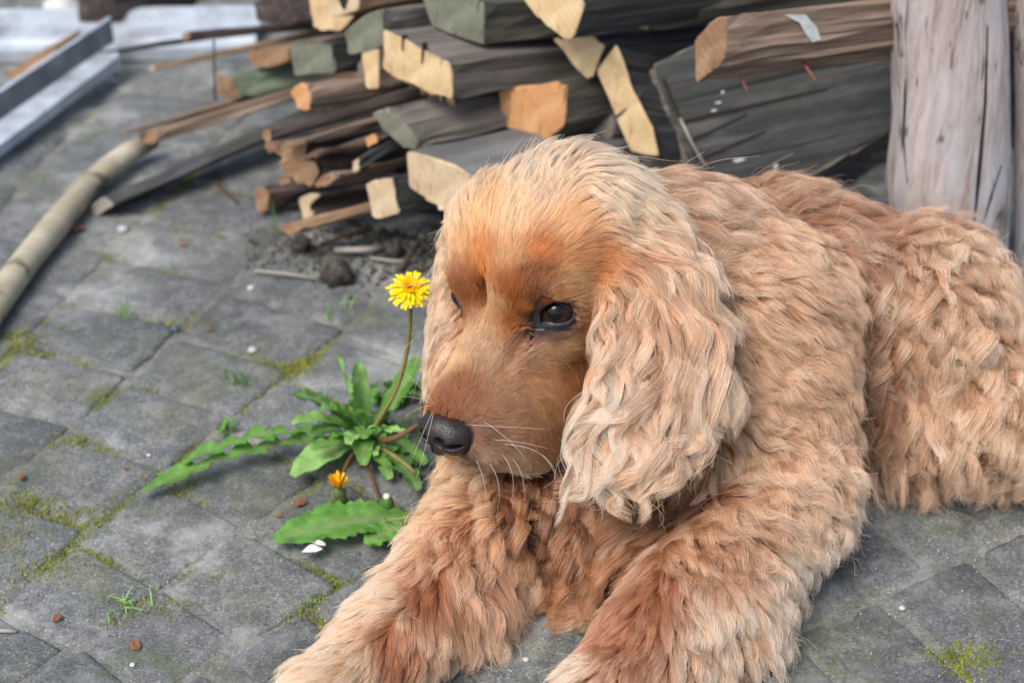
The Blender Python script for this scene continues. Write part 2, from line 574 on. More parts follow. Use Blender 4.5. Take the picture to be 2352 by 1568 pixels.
beam('timber', 'timber', 'dark mossy square beam resting on the splintered plank', [(962, -30), (1110, 8), (1110, 106), (988, 58)], 1.56, (1110, 106, 1266, 88), 30, .55, 'darkgreen', 'mossyend')
beam('plank', 'plank', 'wide yellow-ended plank leaning diagonally at the top of the pile', [(1170, -44), (1330, -44), (1338, 22), (1317, 86), (1292, 88), (1237, 42)], 1.50, (1317, 86, 1480, 62), 26, .7, 'dark', 'fresh')
beam('plank', 'plank', 'yellow-ended plank tucked directly under the leaning diagonal plank', [(1290, 90), (1362, 84), (1386, 106), (1358, 180), (1343, 181), (1268, 86)], 1.53, (1386, 106, 1480, 96), 26, .5, 'dark', 'fresh')
beam('timber', 'timber', 'long dark beam with pale pointed end crossing behind the nailed block', [(1386, -10), (1360, -60), (1500, -60), (1509, 5), (1487, 66), (1470, 68)], 1.54, (1487, 66, 2036, 2), 22, .8, 'darkgreen', 'fresh')
b5 = beam('plank', 'plank', 'slanting plank with long narrow yellow end left of the big grey board', [(1413, 103), (1452, 202), (1500, 300), (1512, 360), (1450, 350), (1369, 162)], 1.50, (1413, 103, 1520, 125), 40, .4, 'dark', 'fresh')
slit(b5, (1416, 268), (1440, 248), 1.5, .0012)

BF = (.12, .92, -.30)
b6 = beam('board', 'board', 'broad dark grey grooved board propped up behind the dog\'s back', [(1503, 150), (1600, 104), (1780, 78), (2060, 60), (2075, 290), (1960, 345), (1800, 430), (1690, 520), (1640, 500), (1601, 424), (1540, 262)], 1.50, (1503, 150, 1450, 196), 150, .055, 'mossy', 'board', face=BF, grain=(1566, 281, 1850, 215))
for a, b, w in (((1524, 182), (1602, 372), .0016), ((1566, 281), (1900, 204), .0013), ((1588, 322), (1716, 262), .0011), ((1606, 366), (1760, 300), .0011)):
    slit(b6, a, b, 1.5, w, BF, 'groove')
st_ = NT('galvanised_wire'); st_.set((.30, .28, .25), .5, .5, Metallic=.3)


def rod(name, pts, r, mat, parent=None, ns=8, r1=None, smooth=True):
    """tapered round rod through points"""
    pts = [np.array(p, float) for p in pts]
    V, F = [], []
    for i, p in enumerate(pts):
        t = pts[min(i + 1, len(pts) - 1)] - pts[max(i - 1, 0)]; t /= np.linalg.norm(t)
        a = np.cross(t, [.3, .2, 1]); a /= np.linalg.norm(a); b = np.cross(t, a)
        rr_ = (r[i] if hasattr(r, '__len__') else r + ((r1 if r1 is not None else r) - r) * i / (len(pts) - 1))
        for k in range(ns):
            V.append(p + rr_ * (math.cos(6.2832 * k / ns) * a + math.sin(6.2832 * k / ns) * b))
    for i in range(len(pts) - 1):
        F += [(i * ns + k, i * ns + (k + 1) % ns, (i + 1) * ns + (k + 1) % ns, (i + 1) * ns + k) for k in range(ns)]
    F.append(tuple(reversed(range(ns)))); F.append(tuple((len(pts) - 1) * ns + k for k in range(ns)))
    o = mesh_obj(name, V, F, mat, smooth=smooth)
    if parent is not None:
        o.parent = parent; o.matrix_parent_inverse = parent.matrix_world.inverted()
    return o


def onplane(b, u, v, off=-.002, N=BF):
    N = np.array(N) / np.linalg.norm(N); d = ray(u, v)
    return _cl + d * (N.dot(b[1] + N * off - _cl) / N.dot(d))


rod('wire', [onplane(b6, 1562, 272, -.004), onplane(b6, 1590, 330, -.006), onplane(b6, 1612, 368, -.005), onplane(b6, 1630, 392, -.004)], .0016, st_.m, b6[0], 6)
chip = NT('white_paint'); chip.set((.55, .58, .58), .7)
for (u, v, du, dv) in ((1698, 368, 16, 5), (1782, 382, 7, 6), (1650, 236, 8, 3), (1640, 254, 8, 3), (1660, 212, 4, 4)):
    q = [onplane(b6, u - du, v + dv * .6, -.0012), onplane(b6, u - du * .3, v + dv, -.0012), onplane(b6, u + du, v - dv * .2, -.0012), onplane(b6, u + du * .4, v - dv, -.0012), onplane(b6, u - du * .6, v - dv * .3, -.0012)]
    o = mesh_obj('paint_fleck', q, [tuple(range(5))], chip.m)
    o.parent = b6[0]; o.matrix_parent_inverse = b6[0].matrix_world.inverted()

# block with nails and a smear of white paint
b7 = beam('block', 'block', 'brown block with two rusty nails and a white paint stripe', [(1595, 90), (1638, 46), (1667, 37), (1667, 122), (1652, 150), (1597, 193)], 1.40, (1667, 122, 2040, 78), 14, .42, 'brown', 'brownend', face=(.55, .83, -.05))
rust = NT('rusty_nail'); rust.set((.22, .075, .055), .8, .3)
for a, b in (((1690, 166), (1716, 208)), ((1836, 142), (1874, 186))):
    p, q = P(a[0], a[1] - 10, 1.43), P(b[0], b[1], 1.40)
    rod('nail', [p, p + (q - p) * .5, q], .0016, rust.m, b7[0], 8, .0011)
ps_ = NT('paint_smear')
_n = ps_.noise(ps_.coord('Object'), 60, 4)
ps_.set(ps_.ramp(_n, [(.3, (.30, .34, .33)), (.6, (.50, .56, .55))]), .8)
_q = []
for (u, v) in ((1786, 20), (1822, 14), (1850, 34), (1876, 62), (1886, 92), (1866, 98), (1850, 80), (1836, 52), (1800, 34)):
    d = ray(u, v)
    _h = b7[0]
    _q.append((u, v))
bpy.context.view_layer.update()
_mw = b7[0].matrix_world; _bv = BVHTree.FromPolygons([_mw @ x.co for x in b7[0].data.vertices], [tuple(p.vertices) for p in b7[0].data.polygons])
_pp = []
for (u, v) in _q:
    h_ = _bv.ray_cast(Vector(_cl), Vector(ray(u, v)), 4)[0]
    if h_: _pp.append(np.array(h_) - ray(u, v) * .0022)
if len(_pp) > 3:
    o = mesh_obj('paint_smear', _pp, [tuple(range(len(_pp)))], ps_.m)
    o.parent = b7[0]; o.matrix_parent_inverse = b7[0].matrix_world.inverted()

beam('beam', 'beam', 'stout beam with orange sawn end just above the dog\'s crown', [(1145, 208), (1285, 187), (1301, 205), (1297, 284), (1252, 330), (1151, 284)], 1.53, (1297, 284, 1390, 262), 30, .5, 'darkgreen', 'orange')
beam('timber', 'timber', 'rounded mossy grey beam left of the orange-ended beam', [(853, 262), (880, 250), (910, 268), (938, 292), (960, 322), (956, 345), (925, 336), (880, 300)], 1.50, (956, 345, 1165, 293), 34, .6, 'mossy', 'mossyend')
beam('timber', 'timber', 'wide grey beam with pale split end beside the dog\'s forehead', [(935, 344), (1092, 402), (1104, 440), (1090, 500), (1006, 474), (937, 428)], 1.44, (935, 344, 1100, 312), 36, .6, 'grey', 'pale')
beam('block', 'block', 'small dark block with nearly square whitish end low in the pile', [(840, 421), (898, 406), (916, 491), (856, 500)], 1.47, (916, 491, 1010, 470), 32, .35, 'dark', 'pale')
beam('lath', 'lath', 'upright narrow pale-ended lath left of the splintered plank', [(830, 121), (869, 113), (869, 203), (843, 205)], 1.57, (869, 113, 960, 100), 34, .4, 'brown', 'fresh')
beam('timber', 'timber', 'grey rounded beam end behind the narrow pale-ended lath', [(822, 148), (836, 130), (860, 140), (866, 190), (846, 214), (824, 190)], 1.60, (846, 214, 940, 196), 34, .4, 'mossy', 'greyend')
beam('lath', 'lath', 'short lath with fissured orange-brown end above the long dark plank', [(666, 212), (678, 196), (699, 196), (713, 222), (709, 253), (686, 253)], 1.56, (699, 196, 812, 178), 34, .35, 'brown', 'orange')
beam('plank', 'plank', 'long dark brown plank with ragged tip lying across the lower pile', [(600, 306), (616, 296), (622, 324), (608, 326)], 1.50, (616, 296, 970, 196), 28, .62, 'darkbrown', 'brownend', taper=1.15)
beam('plank', 'plank', 'brown plank running out left over the end of the pale pole', [(318, 306), (356, 300), (360, 326), (320, 330)], 1.70, (356, 300, 674, 204), 20, .40, 'brown', 'brownend', taper=1.35)
beam('lath', 'lath', 'thin greyish split lath resting on the brown plank', [(276, 303), (290, 300), (292, 307), (280, 308)], 1.695, (290, 300, 674, 196), 20, .42, 'brown', 'tan', taper=1.2)
beam('block', 'block', 'short block with green painted top left in the pile', [(498, 174), (531, 180), (553, 227), (527, 232), (498, 218)], 1.74, (531, 180, 676, 150), 22, .2, 'greentop', 'tan')
beam('block', 'block', 'squared grey block with mossy end above the fissured lath', [(663, 106), (758, 99), (769, 168), (677, 176)], 1.64, (758, 99, 840, 88), 34, .3, 'dark', 'mossyend')
beam('plank', 'plank', 'yellow-ended plank at the top left of the pile', [(700, -40), (830, -40), (812, 40), (779, 73), (721, 64)], 1.66, (779, 73, 900, 50), 36, .4, 'brown', 'fresh')
b19 = beam('lath', 'lath', 'light wooden end with a dark hole in front of the yellow-ended plank', [(748, -36), (826, -36), (823, 26), (757, 41)], 1.60, (823, 26, 900, 12), 34, .3, 'tan', 'pale')
slit(b19, (789, -4), (791, 20), 1.6, .006, name='hole')
beam('block', 'block', 'mossy grey wedge-shaped block left of the splintered plank', [(790, 72), (830, 40), (878, 20), (880, 108), (801, 130)], 1.58, (878, 20, 960, 10), 34, .35, 'mossy', 'mossyend')
beam('block', 'block', 'rough reddish brown block beneath the pale thin lath', [(564, 121), (620, 112), (663, 106), (663, 139), (622, 157), (582, 154)], 1.74, (663, 139, 720, 128), 30, .3, 'brown', 'brownend')
beam('timber', 'timber', 'bulky dark brown timber at the top behind the yellow-ended plank', [(580, 8), (640, -20), (712, -20), (716, 46), (660, 60), (590, 50)], 1.82, (716, 46, 800, 34), 30, .35, 'darkbrown', 'darkbrown')
beam('timber', 'timber', 'brown-grey timber running right at the very top of the pile', [(800, -30), (940, -30), (950, 40), (880, 50), (830, 20)], 1.70, (950, 40, 1080, 20), 30, .5, 'brown', 'mossyend')
beam('stick', 'stick', 'long dark stick lying over the blue-white gutter', [(204, 126), (212, 122), (214, 132), (206, 134)], 1.95, (212, 122, 716, 40), 8, .36, 'darkbrown', 'brownend', rough=.0008, taper=1.5)
beam('stick', 'stick', 'thicker dark stick whose left end crosses the gutter', [(418, 78), (434, 72), (436, 90), (420, 94)], 1.86, (434, 72, 716, 46), 10, .35, 'darkbrown', 'brownend', taper=1.3)
beam('stick', 'stick', 'long pale tapering lath pointing left across the paving', [(344, 156), (352, 153), (354, 161), (346, 163)], 1.86, (352, 153, 736, 70), 2, .25, 'tan', 'pale', rough=.0006, taper=2.6)
beam('board', 'board', 'flat grey board lying on the paving under the pale pole', [(192, 486), (235, 452), (262, 470), (222, 497)], 1.60, (235, 452, 545, 318), 40, .36, 'board', 'greyend', face=(.6, .75, -.25), rough=.0006)
beam('stick', 'stick', 'splintered dark plank with crumbling pale tip below the long dark plank', [(606, 332), (650, 322), (700, 330), (706, 362), (660, 366), (615, 350)], 1.56, (706, 362, 860, 340), 32, .32, 'darkbrown', 'brownend', rough=.003)
beam('log', 'log', 'dark splintered log above the little notched block', [(640, 372), (700, 366), (730, 390), (720, 420), (680, 416), (650, 396)], 1.55, (730, 390, 870, 350), 30, .3, 'darkbrown', 'brownend', rough=.003)
beam('lath', 'lath', 'short dark lath with pale-edged end near the whitish square block', [(808, 372), (820, 368), (826, 392), (812, 396)], 1.50, (820, 368, 893, 326), 34, .22, 'dark', 'pale')
beam('block', 'block', 'reddish brown rounded offcut at the lowest left of the pile', [(581, 436), (600, 428), (617, 446), (612, 486), (592, 490)], 1.60, (600, 428, 716, 410), 24, .2, 'darkbrown', 'brownend')
beam('block', 'block', 'notched offcut with C-shaped pale end beside the reddish offcut', [(686, 456), (716, 442), (736, 450), (712, 462), (708, 480), (722, 490), (712, 501), (694, 498)], 1.545, (716, 442, 850, 420), 26, .2, 'darkbrown', 'pale')
beam('lath', 'lath', 'flat grey-brown lath lying on the soil in front of the pile', [(636, 524), (662, 514), (690, 528), (668, 540)], 1.50, (662, 514, 850, 466), 20, .16, 'tan', 'brownend', rough=.001)
beam('lath', 'lath', 'small reddish splinter wedged under the dark splintered log', [(720, 420), (752, 404), (770, 410), (740, 432)], 1.52, (752, 404, 812, 388), 26, .1, 'brown', 'brownend', rough=.002)
beam('lath', 'lath', 'thin pale-edged lath squeezed above the dark splintered log', [(700, 356), (726, 348), (730, 360), (704, 368)], 1.53, (726, 348, 870, 312), 28, .25, 'brown', 'tan', rough=.0015)
beam('lath', 'lath', 'narrow brown lath poking out above the reddish rounded offcut', [(640, 412), (664, 404), (668, 420), (644, 428)], 1.57, (664, 404, 800, 380), 26, .22, 'brown', 'brownend', rough=.0015)
beam('lath', 'lath', 'short brown stub between the long dark plank and the rounded mossy beam', [(836, 318), (862, 306), (868, 326), (842, 338)], 1.53, (862, 306, 900, 298), 34, .2, 'darkbrown', 'orange', rough=.0015)
beam('plank', 'plank', 'thin weathered plank with reddish side directly under the long dark plank', [(640, 334), (700, 318), (704, 328), (646, 344)], 1.54, (700, 318, 880, 270), 28, .4, 'brown', 'tan', rough=.0012)
beam('block', 'block', 'purplish grey block end between the orange and the slanting yellow ends', [(1318, 262), (1370, 210), (1400, 222), (1412, 290), (1400, 330), (1340, 330)], 1.55, (1412, 290, 1480, 276), 30, .3, 'grey', 'greyend')
beam('board', 'board', 'weathered grey board lying on top of the orange-ended beam', [(1110, 150), (1262, 92), (1300, 100), (1300, 178), (1150, 200)], 1.64, (1300, 178, 1400, 160), 26, .5, 'darkgreen', 'mossyend')
beam('timber', 'timber', 'dark beam low down behind the whitish square block', [(900, 372), (1000, 360), (1010, 480), (930, 480)], 1.60, (1010, 480, 1100, 462), 26, .5, 'dark', 'dark')  # these last dark beams are added to keep the pile's gaps dark
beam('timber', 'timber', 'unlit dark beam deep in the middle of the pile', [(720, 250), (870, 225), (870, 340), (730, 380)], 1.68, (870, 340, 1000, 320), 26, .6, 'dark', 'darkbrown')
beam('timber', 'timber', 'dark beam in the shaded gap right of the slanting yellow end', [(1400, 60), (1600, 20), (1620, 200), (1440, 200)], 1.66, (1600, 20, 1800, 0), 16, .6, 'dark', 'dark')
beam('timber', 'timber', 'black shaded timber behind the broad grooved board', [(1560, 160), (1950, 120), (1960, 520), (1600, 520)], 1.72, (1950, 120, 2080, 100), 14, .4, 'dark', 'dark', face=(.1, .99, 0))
beam('timber', 'timber', 'shaded back timber behind the whole left half of the pile', [(740, 0), (1200, -60), (1240, 380), (800, 420)], 1.86, (1200, -60, 1400, -80), 14, .5, 'darkbrown', 'darkbrown', face=(.2, .98, 0))  # added backing slab, coloured dark so the gaps before it stay dark
beam('timber', 'timber', 'shaded back timber behind the top right of the pile', [(1200, -90), (2060, -120), (2060, 300), (1240, 330)], 1.90, (2060, -120, 2100, -120), 14, .3, 'dark', 'dark', face=(.05, .99, 0))  # second added dark slab closing the gaps on the right

# ---- round pale pole lying on the paving, lower left to the pile
pole_m = wood('pole_wood', (.30, .27, .19), (.45, .41, .30), (.58, .54, .42), grain=.12)
_pp = [(-60, 770, .012), (0, 682, .013), (60, 600, .013), (125, 520, .015), (160, 478, .014), (200, 430, .014), (250, 386, .016), (300, 348, .018), (352, 322, .020)]
_pts = [G(u, v, z + .002) for u, v, z in _pp]
o = rod('pole', _pts, [.0150, .0148, .0142, .0146, .0138, .0130, .0134, .0122, .010], pole_m, None, 14)
tag(o, 'round pale wooden pole lying on the paving at the left edge', 'pole')

# ---- weathered upright log and plank at the right edge
def trunk(name, label, cat, edgeL, edgeR, Y, mat, depth=1.0, group=None):
    V, F = [], []
    ns = 28; vs = np.linspace(-120, 760, 34)
    for i, v in enumerate(vs):
        uL = np.interp(v, [e[1] for e in edgeL], [e[0] for e in edgeL]); uR = np.interp(v, [e[1] for e in edgeR], [e[0] for e in edgeR])
        a, b = P(uL, v, Y), P(uR, v, Y)
        c = (a + b) / 2; w = np.linalg.norm(b - a) / 2
        if c[2] < -.01: break
        for k in range(ns):
            th = 6.2832 * k / ns
            f = 1 + .035 * math.sin(3 * th + 1) + .02 * math.sin(7 * th) + .012 * math.sin(v * .02 + th * 2)
            V.append((c[0] + w * f * math.cos(th), c[1] + w * depth * f * math.sin(th), c[2]))
    nr = len(V) // ns
    for i in range(nr - 1):
        F += [(i * ns + k, (i + 1) * ns + k, (i + 1) * ns + (k + 1) % ns, i * ns + (k + 1) % ns) for k in range(ns)]
    F.append(tuple(reversed(range(ns)))); F.append(tuple((nr - 1) * ns + k for k in range(ns)))
    o = mesh_obj(name, V, F, mat, smooth=True)
    bm = bmesh.new(); bm.from_mesh(o.data); bmesh.ops.recalc_face_normals(bm, faces=bm.faces); bm.to_mesh(o.data); bm.free()
    return tag(o, label, cat, group)


dw = NT('bleached_log_wood')
_p = dw.geo()
_st = dw.noise(dw.mapping(_p, scale=(110, 110, 13)), 1.0, 6, .75, .4)
_bl = dw.noise(dw.mapping(_p, scale=(22, 22, 9)), 1.0, 5, .65)
_c = dw.ramp(_st, [(.25, (.17, .12, .10)), (.40, (.40, .32, .29)), (.58, (.57, .50, .475)), (.8, (.68, .65, .64))])
_w = dw.ramp(_bl, [(.42, 0), (.58, .75)])
_z = dw.t.nodes.new('ShaderNodeSeparateXYZ'); dw.l(_p, _z.inputs[0])
_zf = dw.ramp(dw.math('MULTIPLY', _z.outputs[2], 3.0), [(.25, 1), (.75, .35)])
_c = dw.mix(dw.math('MULTIPLY', _w, _zf), _c, (.55, .57, .62))
_kn = dw.ramp(dw.noise(dw.mapping(_p, scale=(120, 120, 30), loc=(3, 1, 1)), 1.0, 2, .5), [(.66, 0), (.73, .7)])
_c = dw.mix(_kn, _c, (.06, .045, .04))
_cr = dw.ramp(dw.noise(dw.mapping(_p, scale=(26, 26, 1.3), loc=(8, 3, 2)), 1.0, 3, .5, .2), [(.490, 0), (.498, .85), (.506, 0)])
_c = dw.mix(_cr, _c, (.05, .035, .03))
dw.set(_c, .8, .3)
dw.bump(dw.math('SUBTRACT', dw.math('ADD', _st, dw.math('MULTIPLY', _bl, .5)), _cr), .9, .003)
trunk('log', 'bleached upright log standing right behind the dog\'s rump', 'log', [(2026, -120), (2032, 0), (2048, 150), (2048, 300), (2036, 430), (2060, 600), (2080, 800)], [(2300, -120), (2308, 0), (2318, 200), (2318, 430), (2312, 640), (2310, 800)], 1.44, dw.m, .8)
trunk('plank', 'bleached upright plank beyond the log at the right edge', 'plank', [(2330, -120), (2328, 0), (2330, 200), (2330, 430), (2328, 640), (2330, 800)], [(2600, -120), (2600, 0), (2600, 800)], 1.46, dw.m, .35)
# dark slivers painting the shade of cracks down the log
_lg = bpy.data.objects['log.001'] if 'log.001' in bpy.data.objects else bpy.data.objects['log']
for pts in ([(2268, 60), (2262, 240), (2246, 420), (2236, 520)], [(2300, 380), (2276, 450), (2262, 500)], [(2080, 180), (2076, 320), (2084, 420)]):
    V, F = [], []
    _bv = BVHTree.FromPolygons([x.co for x in _lg.data.vertices], [tuple(p.vertices) for p in _lg.data.polygons])
    w = [.0004, .0013, .0019, .0006][:len(pts)] if len(pts) == 4 else [.0003, .001, .0004]
    for (u, v), ww in zip(pts, w):
        h_ = _bv.ray_cast(Vector(_cl), Vector(ray(u, v)), 4)[0]
        if h_ is None: continue
        p = np.array(h_)
        V += [p - _rt * ww - _fw * .0010, p + _rt * ww - _fw * .0010, p + _rt * ww + _fw * .003, p - _rt * ww + _fw * .003]
    for i in range(len(V) // 4 - 1):
        a = i * 4
        F += [(a, a + 1, a + 5, a + 4), (a + 1, a + 2, a + 6, a + 5), (a + 3, a, a + 4, a + 7)]
    if F:
        o = mesh_obj('crack', V, F, crack_m.m); o.parent = _lg

# ---- white gutters top left
gm = NT('gutter_zinc')
_p = gm.geo()
_n = gm.noise(_p, 30, 5, .7)
_n2 = gm.noise(gm.mapping(_p, loc=(4, 1, 2)), 11, 4, .6)
_c = gm.ramp(_n, [(.25, (.29, .335, .38)), (.5, (.43, .49, .55)), (.75, (.56, .62, .68))])
_c = gm.mix(gm.ramp(_n2, [(.50, 0), (.68, .7)]), _c, (.13, .13, .14))
gm.set(_c, .38, .5)


def profile(name, rows, mat, label, cat, th=.0022, group=None, shade_strip=None):
    """sheet metal profile: rows of matching points along its length, given thickness"""
    rows = [[np.array(p, float) for p in r] for r in rows]
    m = len(rows[0]); n = len(rows)
    V = [p for r in rows for p in r]; F = []
    for i in range(n - 1):
        F += [(i * m + k, i * m + k + 1, (i + 1) * m + k + 1, (i + 1) * m + k) for k in range(m - 1)]
    o = mesh_obj(name, V, F, mat, mat_idx=[(1 if shade_strip is not None and k == shade_strip else 0) for i in range(n - 1) for k in range(m - 1)])
    md = o.modifiers.new('thickness', 'SOLIDIFY'); md.thickness = th; md.offset = 0
    return tag(o, label, cat, group)


def gsub(p, q, k): return [p + (q - p) * t for t in np.linspace(0, 1, k)]


_a, _b = G(-60, 128, .012), G(584, 118, .012)
def row(p): return [p + np.array([0, 0, -.010]), p + np.array([0, -.003, .006]), p + np.array([0, .020, .004]), p + np.array([0, .024, .010]), p + np.array([0, .084, .008]), p + np.array([0, .088, .020]), p + np.array([0, .098, .021])]
profile('gutter', [row(p) for p in gsub(_a, _b, 6)], gm.m, 'bluish white gutter profile lying across the top left of the paving', 'gutter')
_n0, _n1 = G(-90, 400, .022), G(272, 131, .034)
_f0, _f1 = G(-90, 338, .024), G(262, 97, .036)
rows_ = []
for t in np.linspace(0, 1, 7):
    p = _n0 + (_n1 - _n0) * t; q = _f0 + (_f1 - _f0) * t
    dd = (q - p); dd[2] = 0; dn = dd / np.linalg.norm(dd)
    rows_.append([p - np.array([0, 0, .012]), p, q, q + dn * .012 + np.array([0, 0, .026]), q + dn * .017 + np.array([0, 0, .0265]), q + dn * .018 + np.array([0, 0, .023])])
gg_ = NT('gutter_wall_shade')  # mottled dark colour painting the shade on the gutter's upright wall
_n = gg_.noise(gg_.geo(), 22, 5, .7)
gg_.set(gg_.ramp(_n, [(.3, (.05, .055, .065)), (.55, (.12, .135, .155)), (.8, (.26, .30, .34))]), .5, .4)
profile('gutter', rows_, [gm.m, gg_.m], 'angled bluish white gutter slanting down to the left edge', 'gutter', shade_strip=2)
beam('post', 'post', 'purplish brown post stump behind the crossing gutters', [(178, -30), (266, -30), (264, 52), (180, 56)], 2.08, (264, 52, 300, 46), 40, .12, 'darkbrown', 'darkbrown', face=(.1, .99, 0))
beam('beam', 'beam', 'grey-green painted beam behind the horizontal gutter', [(300, -10), (330, -30), (420, 4), (400, 32), (345, 34)], 2.22, (420, 4, 470, -20), 30, .3, 'greentop', 'greyend')
beam('block', 'block', 'peach-coloured offcut beside the slanting gutter at the left edge', [(-10, 190), (60, 150), (128, 116), (120, 128), (60, 166), (-10, 216)], 1.96, (120, 128, 140, 112), 60, .05, 'tan', 'brownend', face=(.3, .6, -.6))
beam('timber', 'timber', 'dark timber lying behind the gutters at the top left corner', [(-80, -60), (180, -60), (180, 22), (-80, 28)], 2.32, (180, 22, 200, 20), 10, .1, 'darkgreen', 'darkgreen', face=(0, 1, 0))  # made-up beam, put here to keep the background dark
beam('timber', 'timber', 'black-green timber lying behind the gutter left of the pile', [(440, -60), (640, -60), (620, 26), (440, 30)], 2.26, (620, 26, 660, 22), 10, .1, 'dark', 'dark', face=(0, 1, 0))  # likewise made up, darkens the strip beyond the gutter
cw = NT('crumpled_plastic'); cw.set((.62, .60, .56), .5)
for (u, v, lab) in ((148, 30, 'crumpled whitish rag left of the brown post stump'), (298, 26, 'crumpled whitish rag right of the brown post stump')):
    bm = bmesh.new(); bmesh.ops.create_icosphere(bm, subdivisions=3, radius=.022)
    for vv in bm.verts:
        n_ = vnoise(np.array([vv.co]) * 1.0 + u, 60)[0]
        vv.co = Vector((vv.co.x * 1.3, vv.co.y, vv.co.z * .8)) + Vector(n_ * .004)
    me = bpy.data.meshes.new('rag'); bm.to_mesh(me); bm.free(); me.materials.append(cw.m)
    o = link(bpy.data.objects.new('rag', me)); o.location = Vector(P(u, v, 2.12)); tag(o, lab, 'rag', 'crumpled whitish rags')
# ================================================================ DANDELION AND SMALL GROWTH
def leafmat(name, a, b, c):
    k = NT(name)
    p = k.geo()
    n = k.noise(p, 90, 4, .6)
    col = k.ramp(n, [(.3, a), (.5, b), (.72, c)])
    rib = k.attr('rib', 'Fac')
    col = k.mix(rib, col, (.30, .36, .16))
    k.set(col, .5, .4)
    k.b.inputs['Subsurface Weight'].default_value = .0
    tr = k.t.nodes.new('ShaderNodeBsdfTranslucent')
    k.l(col, tr.inputs['Color'])
    mx = k.t.nodes.new('ShaderNodeMixShader'); mx.inputs[0].default_value = .28
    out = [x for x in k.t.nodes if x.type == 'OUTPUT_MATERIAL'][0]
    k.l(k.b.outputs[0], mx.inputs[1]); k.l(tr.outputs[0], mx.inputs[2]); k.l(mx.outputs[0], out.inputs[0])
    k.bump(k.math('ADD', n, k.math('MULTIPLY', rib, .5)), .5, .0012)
    return k.m


LG = leafmat('leaf_green', (0.072, 0.196, 0.029), (0.123, 0.312, 0.051), (0.203, 0.450, 0.087))
LP = leafmat('leaf_pale', (0.189, 0.392, 0.102), (0.290, 0.551, 0.160), (0.435, 0.696, 0.261))
LD = leafmat('leaf_dark', (0.036, 0.116, 0.026), (0.065, 0.181, 0.041), (0.116, 0.261, 0.065))


def leaf(base, tip, width, arch, mat, parent, teeth=0, depth=.55, fold=.35, side=(0, 0), tipw=.35, name='leaf', seed=0, cup=0.0, twist=0.0):
    r = random.Random(seed + 17)
    base, tip = np.array(base, float), np.array(tip, float)
    n = 40 if teeth else 18
    ax = tip - base; L_ = np.linalg.norm(ax)
    ctr = (base + tip) / 2 + np.array([side[0], side[1], arch])
    V, F, rib = [], [], []
    tj = [r.uniform(-.25, .25) for _ in range(60)]
    for i in range(n + 1):
        t = i / n
        p = base * (1 - t) ** 2 + 2 * t * (1 - t) * ctr + tip * t * t
        d = 2 * (1 - t) * (ctr - base) + 2 * t * (tip - ctr); d /= np.linalg.norm(d)
        s = np.cross(d, [0, 0, 1]); s /= np.linalg.norm(s); u = np.cross(s, d)
        w = width * (math.sin(math.pi * min(1, (t ** .8) * .93 + .02)) ** .8) * (tipw + (1 - tipw) * min(1, t * 1.6)) + .0006
        if teeth:
            w = w * 1.15
        row = []
        for sd in (-1, 1):
            ww = w
            if teeth:
                ph = t * teeth + (0 if sd > 0 else .35) + tj[int(t * teeth) % 60] * .4
                saw = 1 - (ph % 1.0)          # teeth point back to the root
                ww = w * (1 - depth * (1 - saw) * (1 if t < .82 else .3))
            tw = twist * t
            for f in (1.0, .5):
                q = p + (s * math.cos(fold * sd + tw) + u * math.sin(fold * sd + tw) * sd) * 0
                sv = s * sd * ww * f
                uv_ = u * (abs(ww * f) * fold + cup * (ww * f) ** 2 / max(width, 1e-4) + r.uniform(-1, 1) * .0009 * f + .0012 * math.sin(t * 23 + sd) * f)
                q = p + sv + uv_ + (s * sd * ww * f * 0)
                if twist:
                    c_, s_2 = math.cos(tw), math.sin(tw)
                    a_ = sd * ww * f; b_ = (q - p).dot(u)
                    q = p + s * (a_ * c_ - b_ * s_2) + u * (a_ * s_2 + b_ * c_)
                row.append(q)
        # order: left edge, left mid, rib, right mid, right edge
        V += [row[0], row[1], p, row[3], row[2]]
        rib += [0, 0, .75 * (1 - t * .5), 0, 0]
    for i in range(n):
        a = i * 5
        for k in range(4): F.append((a + k, a + k + 1, a + k + 6, a + k + 5))
    V = np.array(V); V[:, 2] = np.maximum(V[:, 2], .0012)
    o = mesh_obj(name, V - np.array(parent.location), F, mat, parent, smooth=True)
    at = o.data.attributes.new('rib', 'FLOAT', 'POINT'); at.data.foreach_set('value', rib)
    return o


crown = G(838, 1008, .006)
dn = empty('dandelion', tuple(G(838, 1012, 0)))
tag(dn, 'flowering dandelion with toothed leaves growing from a paving joint by the dog\'s nose', 'dandelion')
DL = Vector(dn.location)


def g_(u, v, z=.004): return G(u, v, z)


leaf(crown, g_(325, 1130, .010), .0150, .026, LG, dn, 8, .93, .25, (0, .012), seed=1)
leaf(crown, g_(420, 1062, .022), .0120, .030, LG, dn, 7, .93, .2, (0, .010), seed=2)
leaf(crown, g_(672, 1092, .014), .0165, .018, LP, dn, 0, 0, .12, (0, -.004), tipw=.25, seed=3)
leaf(crown, g_(672, 975, .050), .0100, .020, LP, dn, 0, 0, .5, (-.004, 0), tipw=.4, seed=4)
leaf(crown, P(772, 812, 1.185), .0125, .012, LP, dn, 3, .35, .25, (-.004, 0), tipw=.4, seed=5)
leaf(crown, P(820, 830, 1.20), .0095, .010, LP, dn, 3, .4, .3, (0, 0), tipw=.4, seed=15)
leaf(crown, g_(668, 908, .040), .0100, .025, LD, dn, 5, .55, .3, (0, 0), seed=6)
leaf(crown, g_(708, 1010, .030), .0085, .030, LG, dn, 4, .6, .3, (0, 0), seed=7)
leaf(crown, g_(735, 940, .050), .0075, .026, LG, dn, 4, .7, .3, (0, 0), seed=8)
leaf(crown, g_(805, 920, .060), .0065, .014, LG, dn, 3, .6, .3, (0, 0), seed=9)
